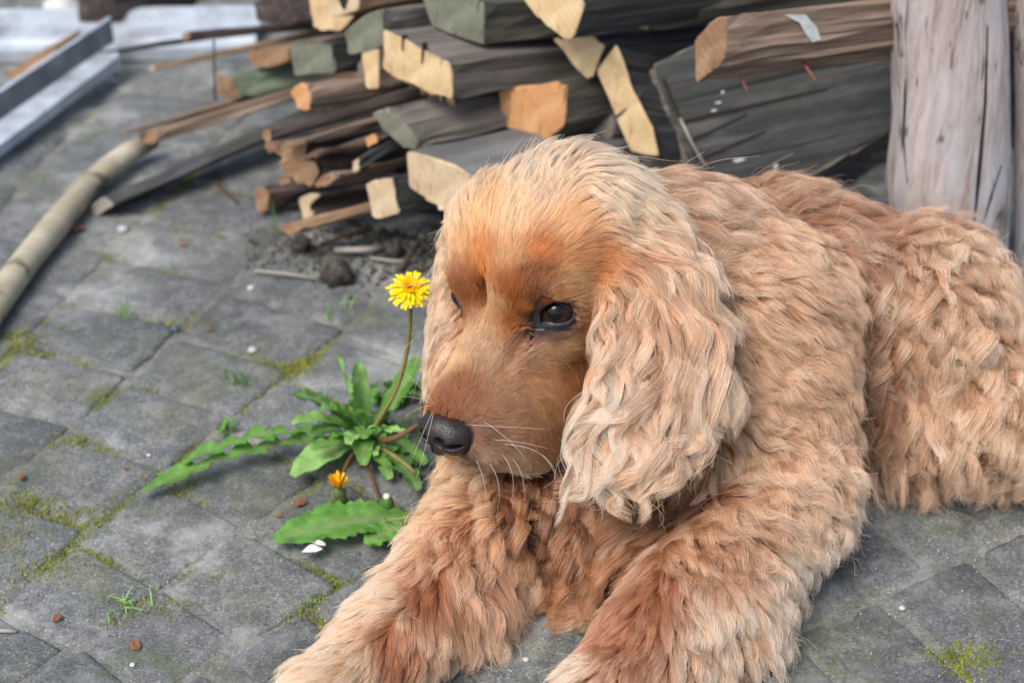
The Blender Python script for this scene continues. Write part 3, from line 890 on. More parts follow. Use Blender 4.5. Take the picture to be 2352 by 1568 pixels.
leaf(g_(940, 1192, .006), g_(630, 1242, .010), .0225, .012, LG, dn, 13, .22, .18, (0, .003), tipw=.8, seed=10)
leaf(g_(925, 1205, .012), g_(840, 1250, .010), .013, .004, LG, dn, 5, .3, .15, (0, 0), tipw=.9, seed=11)
leaf(crown, g_(960, 1125, .012), .0110, .020, LD, dn, 6, .7, .2, (.006, 0), seed=12)
leaf(crown, g_(895, 1100, .010), .0090, .018, LG, dn, 5, .7, .2, (0, 0), seed=13)
leaf(crown, g_(978, 1065, .015), .0100, .022, LG, dn, 5, .65, .2, (0, 0), seed=14)
leaf(crown, P(965, 822, 1.21), .0145, .010, LG, dn, 0, 0, .2, (.010, 0), tipw=.4, seed=16)
leaf(crown, g_(905, 935, .040), .0085, .010, LG, dn, 4, .6, .2, (0, 0), seed=17)
leaf(crown, g_(835, 1068, .020), .0100, .024, LG, dn, 3, .3, .2, (0, 0), tipw=.8, seed=18)
leaf(crown, g_(800, 1020, .036), .0085, .016, LP, dn, 3, .4, .3, (0, 0), tipw=.8, seed=19)

_lr = random.Random(42)
for _i in range(16):
    _u, _v = _lr.uniform(700, 960), _lr.uniform(880, 1090)
    leaf(crown, g_(_u, _v, _lr.uniform(.008, .04)), _lr.uniform(.005, .010), _lr.uniform(.008, .024), _lr.choice([LG, LG, LD, LP]), dn, _lr.choice([3, 4, 5, 6]), _lr.uniform(.5, .85), .25, (_lr.uniform(-.006, .006), _lr.uniform(-.006, .006)), tipw=.45, seed=60 + _i)
stem_m = NT('stem'); _n = stem_m.noise(stem_m.geo(), 40, 3)
stem_m.set(stem_m.ramp(_n, [(.35, (.13, .13, .025)), (.6, (.24, .20, .07)), (.8, (.34, .25, .13))]), .5)
FH = P(942, 664, 1.185)
_sp = [crown, P(880, 950, 1.172), P(915, 880, 1.178), P(934, 810, 1.182), P(942, 740, 1.184), FH + np.array([0, 0, -.010])]
def sm_path(pts, n=24):
    pts = np.array(pts); t = np.linspace(0, len(pts) - 1, n); out = []
    for x in t:
        i = min(int(x), len(pts) - 2); f = x - i
        p0, p1, p2, p3 = pts[max(i - 1, 0)], pts[i], pts[i + 1], pts[min(i + 2, len(pts) - 1)]
        out.append(.5 * ((2 * p1) + (-p0 + p2) * f + (2 * p0 - 5 * p1 + 4 * p2 - p3) * f * f + (-p0 + 3 * p1 - 3 * p2 + p3) * f ** 3))
    return out
def lrod(name, pts, r, mat, parent, **kw):
    o = rod(name, [np.array(p) - np.array(DL) for p in sm_path(pts)], r, mat, None, **kw)
    o.parent = parent
    return o
lrod('stem', _sp, .0022, stem_m.m, dn, r1=.0017)
lrod('stem', [crown, P(880, 1030, 1.16), P(935, 1068, 1.135), g_(965, 1100, .01)], .0026, stem_m.m, dn, r1=.0018)
brn = NT('brown_stalk'); brn.set((.13, .065, .035), .7)
lrod('stalk', [crown, g_(840, 1060, .012), g_(858, 1110, .006), g_(872, 1150, .004)], .0022, brn.m, dn, r1=.0012)
lrod('stalk', [crown, g_(800, 1060, .02), g_(780, 1110, .022), g_(777, 1135, .014)], .0020, brn.m, dn, r1=.0014)
lrod('stalk', [crown, P(900, 1008, 1.15), P(960, 975, 1.155)], .0030, brn.m, dn, r1=.0022)

# flower: rings of strap petals round a denser orange heart
ym = NT('petal_yellow'); _n = ym.noise(ym.geo(), 200, 2)
ym.set(ym.ramp(_n, [(.3, (.80, .56, .002)), (.7, (.86, .70, .005))]), .6, .2)
om = NT('flower_heart'); om.set((.80, .42, .004), .6, .2)
gmt = NT('calyx_green'); _n = gmt.noise(gmt.geo(), 160, 3)
gmt.set(gmt.ramp(_n, [(.3, (.045, .075, .025)), (.6, (.13, .20, .06)), (.8, (.26, .32, .14))]), .6)
ax_ = np.array([.05, -.38, .92]); ax_ /= np.linalg.norm(ax_)
fx_ = np.cross([0, 1, 0], ax_); fx_ /= np.linalg.norm(fx_); fy_ = np.cross(ax_, fx_)


def straps(name, c, specs, mat, parent, seed=0, axis=ax_, bx_=fx_, by_=fy_):
    r = random.Random(seed); V, F = [], []
    for (n, L0, el, w, h0) in specs:
        for i in range(n):
            a = 6.2832 * (i + r.uniform(-.35, .35)) / n
            L_ = L0 * r.uniform(.85, 1.1); e = el + r.uniform(-.12, .12)
            dr = math.cos(a) * bx_ + math.sin(a) * by_; sd = np.cross(axis, dr)
            b = len(V)
            for t, wf in ((0.05, .6), (.4, .9), (.75, 1), (.95, .9), (1.0, .35)):
                ee = e - .25 * t
                p = c + axis * h0 + (dr * math.cos(ee) + axis * math.sin(ee)) * L_ * t
                V += [p - sd * w * wf, p + sd * w * wf]
            for k in range(4): F.append((b + 2 * k, b + 2 * k + 1, b + 2 * k + 3, b + 2 * k + 2))
    V = np.array(V) - np.array(DL)
    return mesh_obj(name, V, F, mat, parent)


fl = straps('petals', FH, [(26, .0185, .04, .00125, .001), (24, .0165, .24, .0012, .0015), (20, .0150, .45, .0011, .002)], ym.m, dn, 1)
fl['kind'] = 'stuff'
fl2 = straps('flower_heart', FH, [(18, .0095, .75, .0010, .002), (16, .0075, 1.05, .0009, .002), (10, .006, 1.35, .0009, .002)], om.m, dn, 2)
fl2['kind'] = 'stuff'


def ball(name, c, r, mat, parent, axis=(0, 0, 1), ns=12, nr=8, prof=None):
    a = np.array(axis, float); a /= np.linalg.norm(a)
    x = np.cross(a, [.2, 1, .1]); x /= np.linalg.norm(x); y = np.cross(a, x)
    V, F = [], []
    for i in range(nr + 1):
        th = math.pi * i / nr
        rr_ = math.sin(th) * (prof(i / nr) if prof else 1)
        for k in range(ns):
            f = 1 + .08 * math.sin(k * 3.1)
            V.append(np.array(c) + a * math.cos(th) * r[2] + (x * math.cos(6.2832 * k / ns) * r[0] + y * math.sin(6.2832 * k / ns) * r[1]) * rr_ * f)
    for i in range(nr):
        for k in range(ns): F.append((i * ns + k, (i + 1) * ns + k, (i + 1) * ns + (k + 1) % ns, i * ns + (k + 1) % ns))
    return mesh_obj(name, np.array(V) - np.array(DL), F, mat, parent, smooth=True)


ball('calyx', FH + np.array([0, 0, -.006]), (.0062, .0062, .0075), gmt.m, dn, ax_)
straps('bracts', FH + np.array([0, 0, -.004]), [(14, .0095, -.7, .0011, -.002), (12, .0085, -1.1, .0011, -.002)], gmt.m, dn, 5)
BD = g_(778, 1142, .012)
ball('bud', BD, (.0068, .0068, .0120), gmt.m, dn, (0, -.1, 1))
straps('bracts', BD, [(12, .0110, -.35, .0010, .0), (10, .010, .9, .0012, .0)], gmt.m, dn, 6, np.array([0, 0, 1.]), np.array([1., 0, 0]), np.array([0, 1., 0]))
straps('petals', BD + np.array([0, 0, .006]), [(16, .0150, 1.25, .0011, .0), (12, .0175, 1.42, .0011, .0)], om.m, dn, 7, np.array([0, 0, 1.]), np.array([1., 0, 0]), np.array([0, 1., 0]))
BD2 = g_(888, 1160, .010)
ball('bud', BD2, (.0066, .0066, .0088), LD, dn, (.1, -.1, 1))
wt = NT('bud_fluff'); wt.set((.70, .68, .52), .9)
ball('bud_tip', BD2 + np.array([.0005, -.0005, .0095]), (.0030, .0030, .0026), wt.m, dn)


# small seedlings beside the dandelion
def seedling(u, v, n, size, mat, label, seed, name='seedling', cat='weed', group=None):
    r = random.Random(seed)
    o = empty(name, tuple(G(u, v, 0)))
    tag(o, label, cat, group)
    for i in range(n):
        a = r.uniform(0, 6.28); d = r.uniform(.2, 1) * size
        b = np.array(o.location) + np.array([r.gauss(0, size * .35), r.gauss(0, size * .35), .001])
        t = b + np.array([math.cos(a) * d, math.sin(a) * d, r.uniform(.2, .9) * size])
        leaf(b, t, size * r.uniform(.18, .32), size * .35, mat, o, 2, .3, .3, (0, 0), tipw=.6, seed=seed * 31 + i)
    return o


seedling(900, 925, 20, .017, LG, 'clump of tiny round-leaved weeds beneath the dandelion flower stem', 1)
seedling(945, 905, 14, .016, LD, 'clump of tiny weeds hidden between the dandelion and the dog\'s far ear', 2)
seedling(875, 985, 12, .012, LG, 'little weed sprouting right at the foot of the dandelion', 3)
seedling(935, 1090, 14, .013, LD, 'dark small weed under the dog\'s nose', 4)
seedling(520, 990, 8, .010, LG, 'small faded weed in the joint above the long toothed leaf', 5)


def grass(u, v, n, h, spread, label, seed, flat=.3):
    r = random.Random(seed)
    o = empty('grass_tuft', tuple(G(u, v, 0))); tag(o, label, 'grass', 'grass blades sprouting from the joints')
    V, F = [], []
    for i in range(n):
        b = np.array([r.gauss(0, spread), r.gauss(0, spread), 0]); a = r.uniform(0, 6.28); hh = h * r.uniform(.6, 1.1)
        ln = np.array([math.cos(a), math.sin(a), 0]) * hh * flat * r.uniform(.4, 1.5)
        s = np.array([-math.sin(a), math.cos(a), 0]) * .0007
        k0 = len(V)
        for t, w in ((0, 1), (.4, 1), (.75, .7), (1, .1)):
            p = b + ln * t * t + np.array([0, 0, hh * t * (1 - flat * .3 * t)])
            V += [p - s * w, p + s * w]
        for k in range(3): F.append((k0 + 2 * k, k0 + 2 * k + 1, k0 + 2 * k + 3, k0 + 2 * k + 2))
    mesh_obj('blades', V, F, LP if seed % 2 else LG, o)


grass(285, 728, 5, .034, .003, 'thin grass blades standing alone in the paving at centre left', 1, .12)
grass(636, 532, 3, .045, .003, 'bright grass blade standing in front of the timber pile', 2, .15)
grass(755, 740, 5, .022, .003, 'faint grass blades in the paving left of the yellow flower', 3, .2)
grass(545, 885, 9, .026, .006, 'small grass tuft in a joint above the toothed leaves', 4, .7)
grass(290, 1385, 12, .011, .010, 'low grass lying flat in a joint near the lower left', 5, 1.6)
grass(560, 880, 5, .030, .004, 'few grass blades leaning right in the middle of the paving', 6, .7)
grass(705, 1395, 7, .014, .008, 'short grass tuft near the dog\'s right foreleg', 7, .8)
grass(800, 710, 4, .018, .004, 'dull grass tuft between the dirt clod and the flower', 9, .5)

# ================================================================ DEBRIS
soil = NT('soil'); _n = soil.noise(soil.geo(), 120, 4, .7)
soil.set(soil.ramp(_n, [(.3, (.025, .022, .020)), (.55, (.065, .058, .052)), (.8, (.16, .15, .14))]), .95, .1)


def lump(name, c, r, mat, seed, ns=9, nr=6, flat=.7, amp=.3):
    q = random.Random(seed); V, F = [], []
    for i in range(nr + 1):
        th = math.pi * i / nr
        for k in range(ns):
            f = 1 + q.uniform(-amp, amp) if 0 < i < nr else 1
            V.append((r * f * math.sin(th) * math.cos(6.2832 * k / ns), r * f * math.sin(th) * math.sin(6.2832 * k / ns), r * flat * f * math.cos(th)))
    for i in range(nr):
        for k in range(ns): F.append((i * ns + k, (i + 1) * ns + k, (i + 1) * ns + (k + 1) % ns, i * ns + (k + 1) % ns))
    o = mesh_obj(name, V, F, mat, smooth=True)
    o.location = (c[0], c[1], c[2] + r * flat * .6)
    return o


# loose crumbs of earth in front of the pile: one uncountable scatter
V, F = [], []
r_ = random.Random(4)
for _ in range(1500):
    u, v = r_.gauss(830, 130), r_.gauss(565, 42)
    if v > 690 or v < 470 or u < 560 or u > 1150: continue
    g = G(u, v, 0); s = r_.uniform(.0008, .0035) * (1.8 if r_.random() < .05 else 1)
    b = len(V)
    for k in range(5):
        V.append((g[0] + s * r_.uniform(.6, 1.2) * math.cos(k * 1.2566), g[1] + s * r_.uniform(.6, 1.2) * math.sin(k * 1.2566), -.002))
    V.append((g[0] + r_.gauss(0, s * .3), g[1] + r_.gauss(0, s * .3), s * r_.uniform(.6, 1.1)))
    F += [(b + k, b + (k + 1) % 5, b + 5) for k in range(5)]
o = mesh_obj('soil', V, F, soil.m); tag(o, 'dark crumbs of soil scattered in front of the timber pile', 'soil', kind='stuff')
# pale grit all over the paving
grit = NT('grit'); grit.set((.42, .42, .40), .8)
V, F = [], []
for _ in range(900):
    u, v = r_.uniform(-40, 2390), 1568 * (1 - r_.random() ** 1.1) + 20
    if v < 420: continue
    g = G(u, v, 0); s = r_.uniform(.0004, .0011)
    b = len(V)
    for k in range(4): V.append((g[0] + s * math.cos(k * 1.57 + .4), g[1] + s * math.sin(k * 1.57 + .4), -.001))
    V.append((g[0], g[1], s * 1.1)); F += [(b + k, b + (k + 1) % 4, b + 4) for k in range(4)]
o = mesh_obj('grit', V, F, grit.m); tag(o, 'tiny pale grit scattered over the paving', 'grit', kind='stuff')

white = NT('white_petal'); white.set((.80, .80, .82), .6)
wst = NT('white_pebble'); wst.set((.50, .51, .52), .7)
stone = NT('pale_pebble'); stone.set((.40, .43, .43), .8)
leafb = NT('dry_brown_leaf'); leafb.set((.22, .085, .035), .8)
blue = NT('blue_chip'); blue.set((.06, .11, .20), .6)
for (u, v, rr, m_, nm2, lab, cat) in (
        (283, 529, .0065, stone, 'pebble', 'flat pale pebble between the round pole and the timber pile', 'pebble'),
        (577, 663, .0040, wst, 'pebble', 'small bright white pebble in the middle of the upper paving', 'pebble'),
        (580, 806, .0048, stone, 'pebble', 'pale greenish pebble beside yellow green moss at centre', 'pebble'),
        (775, 646, .0150, soil, 'clod', 'dark clod of earth left of the yellow dandelion flower', 'clod'),
        (692, 572, .0110, soil, 'clod', 'dark clod at the left edge of the scattered soil', 'clod'),
        (905, 585, .0100, soil, 'clod', 'dark clod of earth just above the yellow flower', 'clod'),
        (403, 757, .0035, blue, 'chip', 'tiny blue chip in a mossy joint', 'chip'),
        (342, 1046, .0022, wst, 'pebble', 'tiny white pebble left of the long leaf tip', 'pebble'),
        (305, 1527, .0022, wst, 'pebble', 'tiny white pebble at the lower left edge of the paving', 'pebble'),
        (1208, 1515, .0026, wst, 'pebble', 'tiny white pebble between the two forepaws', 'pebble'),
        (2072, 1397, .0026, wst, 'pebble', 'tiny white pebble in the paving right of the dog', 'pebble')):
    o = lump(nm2, G(u, v, 0), rr, m_.m, u, flat=.5 if cat != 'clod' else .8, amp=.15 if cat == 'pebble' else .4)
    tag(o, lab, cat)


def flake(name, u, v, r, mat, label, cat, seed, group=None, z=.001, ext=1.0):
    q = random.Random(seed); c = G(u, v, z); n = 9; a0 = q.uniform(0, 3)
    V = [(0, 0, r * .12)]
    for f, hz in ((.55, .25), (1.0, .10)):
        for k in range(n):
            a = 6.2832 * k / n
            x, y = r * f * math.cos(a) * ext * q.uniform(.85, 1.1), r * f * .6 * math.sin(a) * q.uniform(.85, 1.15)
            V.append((x * math.cos(a0) - y * math.sin(a0), x * math.sin(a0) + y * math.cos(a0), r * (hz + q.uniform(0, .6))))
    F = [(0, 1 + k, 1 + (k + 1) % n) for k in range(n)] + [(1 + k, 1 + n + k, 1 + n + (k + 1) % n, 1 + (k + 1) % n) for k in range(n)]
    o = mesh_obj(name, V, F, mat, smooth=True); o.location = tuple(c)
    return tag(o, label, cat, group)


flake('petal', 718, 1268, .0085, white.m, 'white blossom petal lying at the edge of the lowest dandelion leaf', 'petal', 1, z=.008)
flake('petal', 731, 1252, .0060, white.m, 'upper white blossom petal resting on the lowest dandelion leaf', 'petal', 2, z=.013)
for (u, v, s_, lab) in ((312, 1485, .0055, 'curled orange-brown leaf scrap alone at the lower left'), (131, 1422, .0050, 'reddish leaf scrap in a mossy joint at the lower left'),
                        (288, 1078, .0030, 'tiny reddish scrap below the tiny white pebble'), (50, 1098, .0050, 'dull orange scrap at the left edge of the paving'),
                        (478, 760, .0036, 'small red-brown scrap right of the blue chip'), (640, 1185, .0032, 'orange crumb above the lowest dandelion leaf'),
                        (420, 565, .0045, 'reddish scrap left of the scattered soil'), (180, 532, .0090, 'reddish brown scrap beside the round pole'),
                        (690, 1158, .0060, 'dark curled scrap by the yellow-tipped bud')):
    flake('leaf_scrap', u, v, s_, leafb.m, lab, 'leaf scrap', u, 'dry leaf scraps on the paving')
tw = NT('twig'); tw.set((.075, .048, .038), .8)
twp = NT('pale_twig'); twp.set((.32, .30, .27), .8)
for pts, r0, m_, lab in (([(962, 560, .01), (940, 590, .006), (918, 618, .004)], .0030, tw, 'short dark twig right above the yellow flower'),
                    ([(586, 622, .004), (650, 628, .006), (745, 642, .003)], .0016, twp, 'thin pale twig lying left of the dark clod'),
                    ([(770, 575, .004), (830, 574, .010), (880, 570, .004)], .0034, twp, 'flat pale chip of wood on the soil by the pile'),
                    ([(735, 560, .003), (800, 540, .012), (850, 528, .006)], .0022, tw, 'dark twig lying across the soil under the whitish block'),
                    ([(850, 592, .003), (905, 600, .005), (960, 596, .003)], .0016, twp, 'thin pale straw above the yellow flower'),
                    ([(492, 395, .002), (505, 430, .003), (545, 465, .002)], .0022, tw, 'thin dark twig on the paving left of the reddish offcut'),
                    ([(-20, 1447, .002), (15, 1448, .003), (38, 1449, .002)], .0016, twp, 'pale straw at the far lower left edge'),
                    ([(491, 92, .12), (492, 160, .06), (494, 232, .004)], .0013, tw, 'thin rusty rod standing in front of the green-topped block')):
    if pts[0][2] > .1:
        q_ = [P(u, v, 1.72 + .0 * i) for i, (u, v, z) in enumerate(pts)]
    else:
        q_ = [G(u, v, z) for u, v, z in pts]
    o = rod('twig', q_, r0, m_.m, None, 7); tag(o, lab, 'twig')
# ================================================================ THE DOG
# ---- implicit surface (smooth union of round cones and ellipsoids), polygonised once into ONE mesh
_m = np.array([-.50, -.70, -.49]); _m /= np.linalg.norm(_m)      # muzzle direction
_zw = np.array([0, 0, 1.0])
_hu = _zw - _zw.dot(_m) * _m; _hu /= np.linalg.norm(_hu)
_hl = np.cross(_hu, _m)                                          # dog's left
_roll = math.radians(11)
_hl, _hu = _hl * math.cos(_roll) + _hu * math.sin(_roll), _hu * math.cos(_roll) - _hl * math.sin(_roll)
HB = np.stack([_m, _hl, _hu])                                     # rows: forward, left, up
HO = P(1150, 698, 1.072)                                          # the stop, between the eyes


def hw(x, y, z):
    return HO + x * HB[0] + y * HB[1] + z * HB[2]


PR = []


def cone(a, b, ra, rb, k=0.02, reg='body', sub=False):
    PR.append(dict(t='c', a=np.array(a, float), b=np.array(b, float), ra=ra, rb=rb, k=k, reg=reg, sub=sub))


def ell(c, r, k=0.02, reg='body', R=None, sub=False):
    PR.append(dict(t='e', c=np.array(c, float), r=np.array(r, float), R=np.eye(3) if R is None else np.array(R), k=k, reg=reg, sub=sub))


def basis(lx, ly=None, n=None):
    """rows: width, length, normal"""
    l = np.array(lx, float); l /= np.linalg.norm(l)
    n = np.array(n, float); n -= n.dot(l) * l; n /= np.linalg.norm(n)
    return np.stack([np.cross(l, n), l, n])


# trunk
cone((.11, 1.17, .130), (.25, 1.235, .108), .105, .093, .03)
cone((.25, 1.235, .095), (.32, 1.245, .070), .088, .070, .03)
ell((.12, 1.15, .10), (.115, .09, .09), .03, 'chest')
ell((.068, 1.085, .052), (.085, .055, .050), .03, 'chest')
ell((.055, 1.035, .030), (.060, .045, .028), .03, 'chest')
cone((.13, 1.19, .155), (.125, 1.18, .190), .085, .062, .03, 'neck')
ell((.215, 1.215, .138), (.075, .065, .072), .03, 'body')
# haunch and hind leg (its foot lies outside the frame)
ell((.336, 1.200, .113), (.080, .080, .088), .012, 'thigh')
ell((.372, 1.170, .072), (.092, .062, .082), .012, 'thigh', basis((.3, 0, -1), n=(-.1, -1, .5)))
cone((.43, 1.15, .055), (.52, 1.08, .04), .055, .035, .02, 'thigh')
cone((.52, 1.08, .04), (.56, .99, .03), .03, .03, .02, 'thigh')
ell((.400, 1.205, .060), (.070, .075, .070), .03, 'thigh')
# dog's left shoulder and foreleg
cone((.190, 1.14, .15), (.208, 1.06, .072), .078, .052, .02, 'legl')
cone((.208, 1.045, .056), (.100, .905, .036), .050, .034, .02, 'legl')
ell(G(1605, 1440, .02) , (.078, .046, .024), .03, 'legl', np.array([[.72, .69, 0], [-.69, .72, 0], [0, 0, 1]]))
cone((.100, .905, .034), (.062, .855, .028), .034, .030, .015, 'legl')
cone((.062, .855, .026), (.032, .81, .022), .030, .026, .012, 'legl')
for dx in (-.018, 0.0, .018):
    cone((.04 + dx, .825 - dx * .4, .018), (.02 + dx, .79 - dx * .5, .014), .014, .012, .006, 'legl')
# dog's right shoulder and foreleg
cone((.04, 1.14, .115), (-.008, 1.06, .055), .055, .044, .02, 'legr')
cone((-.010, 1.045, .048), (-.085, .915, .032), .040, .029, .02, 'legr')
ell(G(1065, 1390, .015), (.055, .035, .020), .03, 'legr', np.array([[.5, .86, 0], [-.86, .5, 0], [0, 0, 1]]))
cone((-.085, .915, .032), (-.125, .855, .028), .032, .030, .015, 'legr')
cone((-.125, .855, .026), (-.15, .815, .022), .030, .026, .012, 'legr')
for dx in (-.018, 0.0, .018):
    cone((-.14 + dx, .825 + dx * .3, .018), (-.155 + dx, .79 + dx * .4, .014), .014, .012, .006, 'legr')
# head
cone(hw(-.09, 0, -.02), (.11, 1.17, .15), .045, .075, .02, 'neck')
cone(hw(-.07, 0, -.035), (.095, 1.15, .11), .042, .065, .015, 'neck')
ell(hw(-.050, 0, .002), (.062, .062, .046), .02, 'skull', HB)
ell(hw(-.085, .012, .000), (.042, .056, .040), .02, 'skull', HB)
ell(hw(-.018, .022, .014), (.026, .022, .018), .012, 'skull', HB)
ell(hw(-.018, -.022, .014), (.026, .022, .018), .012, 'skull', HB)
ell(hw(-.055, -.040, .012), (.036, .026, .026), .012, 'skull', HB)
ell(hw(-.040, .030, -.036), (.050, .034, .040), .02, 'face', HB)
ell(hw(-.040, -.030, -.036), (.050, .034, .040), .02, 'face', HB)
cone(hw(-.02, 0, -.032), hw(.080, 0, -.036), .039, .027, .018, 'face')
ell(hw(.070, .018, -.048), (.036, .021, .032), .010, 'face', HB)
ell(hw(.070, -.018, -.048), (.036, .021, .032), .010, 'face', HB)
ell(hw(.034, .027, -.077), (.056, .018, .039), .014, 'face', HB)
ell(hw(.034, -.027, -.077), (.056, .018, .039), .014, 'face', HB)
cone(hw(-.01, 0, .000), hw(.088, 0, -.016), .012, .013, .014, 'face')
cone(hw(-.04, 0, -.078), hw(.062, 0, -.086), .026, .015, .012, 'face')
ell(hw(-.022, .040, .008), (.016, .013, .010), .010, 'face', HB)       # brows
ell(hw(-.022, -.040, .008), (.016, .013, .010), .010, 'face', HB)
EYE_L, EYE_R = hw(-.003, .0405, -.005), hw(-.004, -.0370, -.004)
EYE_L = _cl + ray(1279, 712) * (np.linalg.norm(EYE_L - _cl) + .0055)
EYE_RAD = .0140
ell(EYE_L, (EYE_RAD + .0003,) * 3, .002, 'face', HB, sub=True)
ell(EYE_L - ray(1279, 712) * .010, (.0125, .010, .008), .004, 'face', HB, sub=True)
ell(EYE_R - HB[1] * .008 + HB[0] * .003, (.0125, .010, .0085), .004, 'face', HB, sub=True)
ell(hw(-.018, .029, .017), (.014, .011, .008), .007, 'face', HB)       # knob of each brow
ell(hw(-.018, -.029, .017), (.014, .011, .008), .007, 'face', HB)
ell(hw(-.014, 0, .018), (.034, .0030, .010), .010, 'face', HB, sub=True)      # furrow between the brows
ell(hw(.022, .026, -.012), (.022, .0035, .006), .008, 'face', HB, sub=True)   # tear troughs
ell(hw(.022, -.026, -.012), (.022, .0035, .006), .008, 'face', HB, sub=True)
# ears: flat hanging flaps
_en = ray(1520, 850) * -1.0
_ec = [P(1440, 565, 1.100), P(1500, 690, 1.057), P(1512, 815, 1.027), P(1496, 930, 1.002), P(1448, 1020, .987)]
for _i, (_w, _l, _t) in enumerate(((.036, .045, .016), (.036, .045, .012), (.040, .046, .012), (.040, .042, .013), (.034, .028, .013))):
    _a, _b = _ec[max(0, _i - 1)], _ec[min(4, _i + 1)]
    ell(_ec[_i], (_w, _l, _t), .012 if _i else .02, 'earl', basis(_b - _a, n=_en))
_f1, _f2, _f3 = P(1078, 585, 1.150), P(1064, 690, 1.130), P(1052, 790, 1.105)
_fn = np.array([-.8, -.5, .2])
ell(_f1, (.028, .036, .014), .01, 'earr', basis(_f2 - _f1, n=_fn))
ell(_f2, (.030, .036, .013), .01, 'earr', basis(_f3 - _f1, n=_fn))
ell(_f3, (.026, .032, .013), .01, 'earr', basis(_f3 - _f2, n=_fn))

REGS = ['body', 'chest', 'neck', 'thigh', 'legl', 'legr', 'skull', 'face', 'earl', 'earr']
HEADREG = {'skull', 'face'}


def prim_d(p, X):
    if p['t'] == 'c':
        a, b = p['a'], p['b']
        ba = b - a
        h = np.clip((X - a) @ ba / ba.dot(ba), 0, 1)
        q = X - a - h[:, None] * ba
        return np.sqrt((q * q).sum(1)) - (p['ra'] + (p['rb'] - p['ra']) * h)
    q = (X - p['c']) @ p['R'].T
    r = p['r']
    k0 = np.sqrt(((q / r) ** 2).sum(1))
    k1 = np.sqrt(((q / (r * r)) ** 2).sum(1)) + 1e-9
    return k0 * (k0 - 1.0) / k1


def pbox(p, m):
    if p['t'] == 'c':
        r = max(p['ra'], p['rb']) + m
        return np.minimum(p['a'], p['b']) - r, np.maximum(p['a'], p['b']) + r
    r = p['r'].max() + m
    return p['c'] - r, p['c'] + r


def sdf(X, want_reg=False):
    D = np.full(len(X), 9.0)
    best = np.full(len(X), 9.0); reg = np.zeros(len(X), int)
    for p in PR:
        lo, hi = pbox(p, .05)
        s = np.nonzero(((X > lo) & (X < hi)).all(1))[0]
        if len(s) == 0: continue
        d = prim_d(p, X[s]); D0 = D[s]; k = p['k']
        if p['sub']:
            h = np.clip(.5 - .5 * (D0 + d) / k, 0, 1)
            D[s] = D0 * (1 - h) - d * h + k * h * (1 - h)
        else:
            h = np.maximum(k - np.abs(D0 - d), 0) / k
            D[s] = np.minimum(D0, d) - h * h * k * .25
            if want_reg:
                u = d < best[s]
                best[s[u]] = d[u]; reg[s[u]] = REGS.index(p['reg'])
    return (D, reg) if want_reg else D


def sdf_n(X, e=.0015):
    g = np.stack([sdf(X + np.eye(3)[i] * e) - sdf(X - np.eye(3)[i] * e) for i in range(3)], 1)
    return g / (np.linalg.norm(g, axis=1, keepdims=True) + 1e-12)


def axis(lo, hi, flo, fhi, f, c):
    out = [lo]
    while out[-1] < hi:
        x = out[-1]
        d = 0 if flo <= x <= fhi else min(abs(x - flo), abs(x - fhi))
        out.append(x + min(c, f + d * .12))
    return np.array(out)


def surface_nets(xs, ys, zs, F):
    nx, ny, nz = F.shape
    S = F < 0
    cnt = np.zeros((nx - 1, ny - 1, nz - 1), np.int8)
    for i in (0, 1):
        for j in (0, 1):
            for k in (0, 1):
                cnt += S[i:nx - 1 + i, j:ny - 1 + j, k:nz - 1 + k]
    I = np.argwhere((cnt > 0) & (cnt < 8))
    idx = -np.ones(cnt.shape, np.int64)
    idx[I[:, 0], I[:, 1], I[:, 2]] = np.arange(len(I))
    acc = np.zeros((len(I), 3)); num = np.zeros(len(I))
    cor = [(i, j, k) for i in (0, 1) for j in (0, 1) for k in (0, 1)]
    for a in cor:
        for ax in range(3):
            if a[ax]: continue
            b = list(a); b[ax] = 1
            ia = I + np.array(a); ib = I + np.array(b)
            fa = F[ia[:, 0], ia[:, 1], ia[:, 2]]; fb = F[ib[:, 0], ib[:, 1], ib[:, 2]]
            s = (fa < 0) != (fb < 0)
            t = np.where(s, fa / np.where(s, fa - fb, 1), 0)[:, None]
            pa = np.stack([xs[ia[:, 0]], ys[ia[:, 1]], zs[ia[:, 2]]], 1)
            pb = np.stack([xs[ib[:, 0]], ys[ib[:, 1]], zs[ib[:, 2]]], 1)
            acc += np.where(s[:, None], pa + (pb - pa) * t, 0); num += s
    V = acc / num[:, None]
    Q = []
    for ax in range(3):
        o1, o2 = [(1, 2), (2, 0), (0, 1)][ax]
        sl0 = [slice(None)] * 3; sl1 = [slice(None)] * 3
        sl0[ax] = slice(0, -1); sl1[ax] = slice(1, None)
        E = S[tuple(sl0)] != S[tuple(sl1)]
        e = np.argwhere(E)
        e = e[(e[:, o1] > 0) & (e[:, o2] > 0) & (e[:, o1] < F.shape[o1] - 1) & (e[:, o2] < F.shape[o2] - 1)]
        d1 = np.zeros(3, int); d1[o1] = 1
        d2 = np.zeros(3, int); d2[o2] = 1
        q = [idx[tuple((e - x).T)] for x in (d1 + d2, d2, 0 * d1, d1)]
        q = np.stack(q, 1)
        fl = S[tuple(e.T)]
        q[~fl] = q[~fl][:, ::-1]
        Q.append(q)
    return V, np.concatenate(Q)


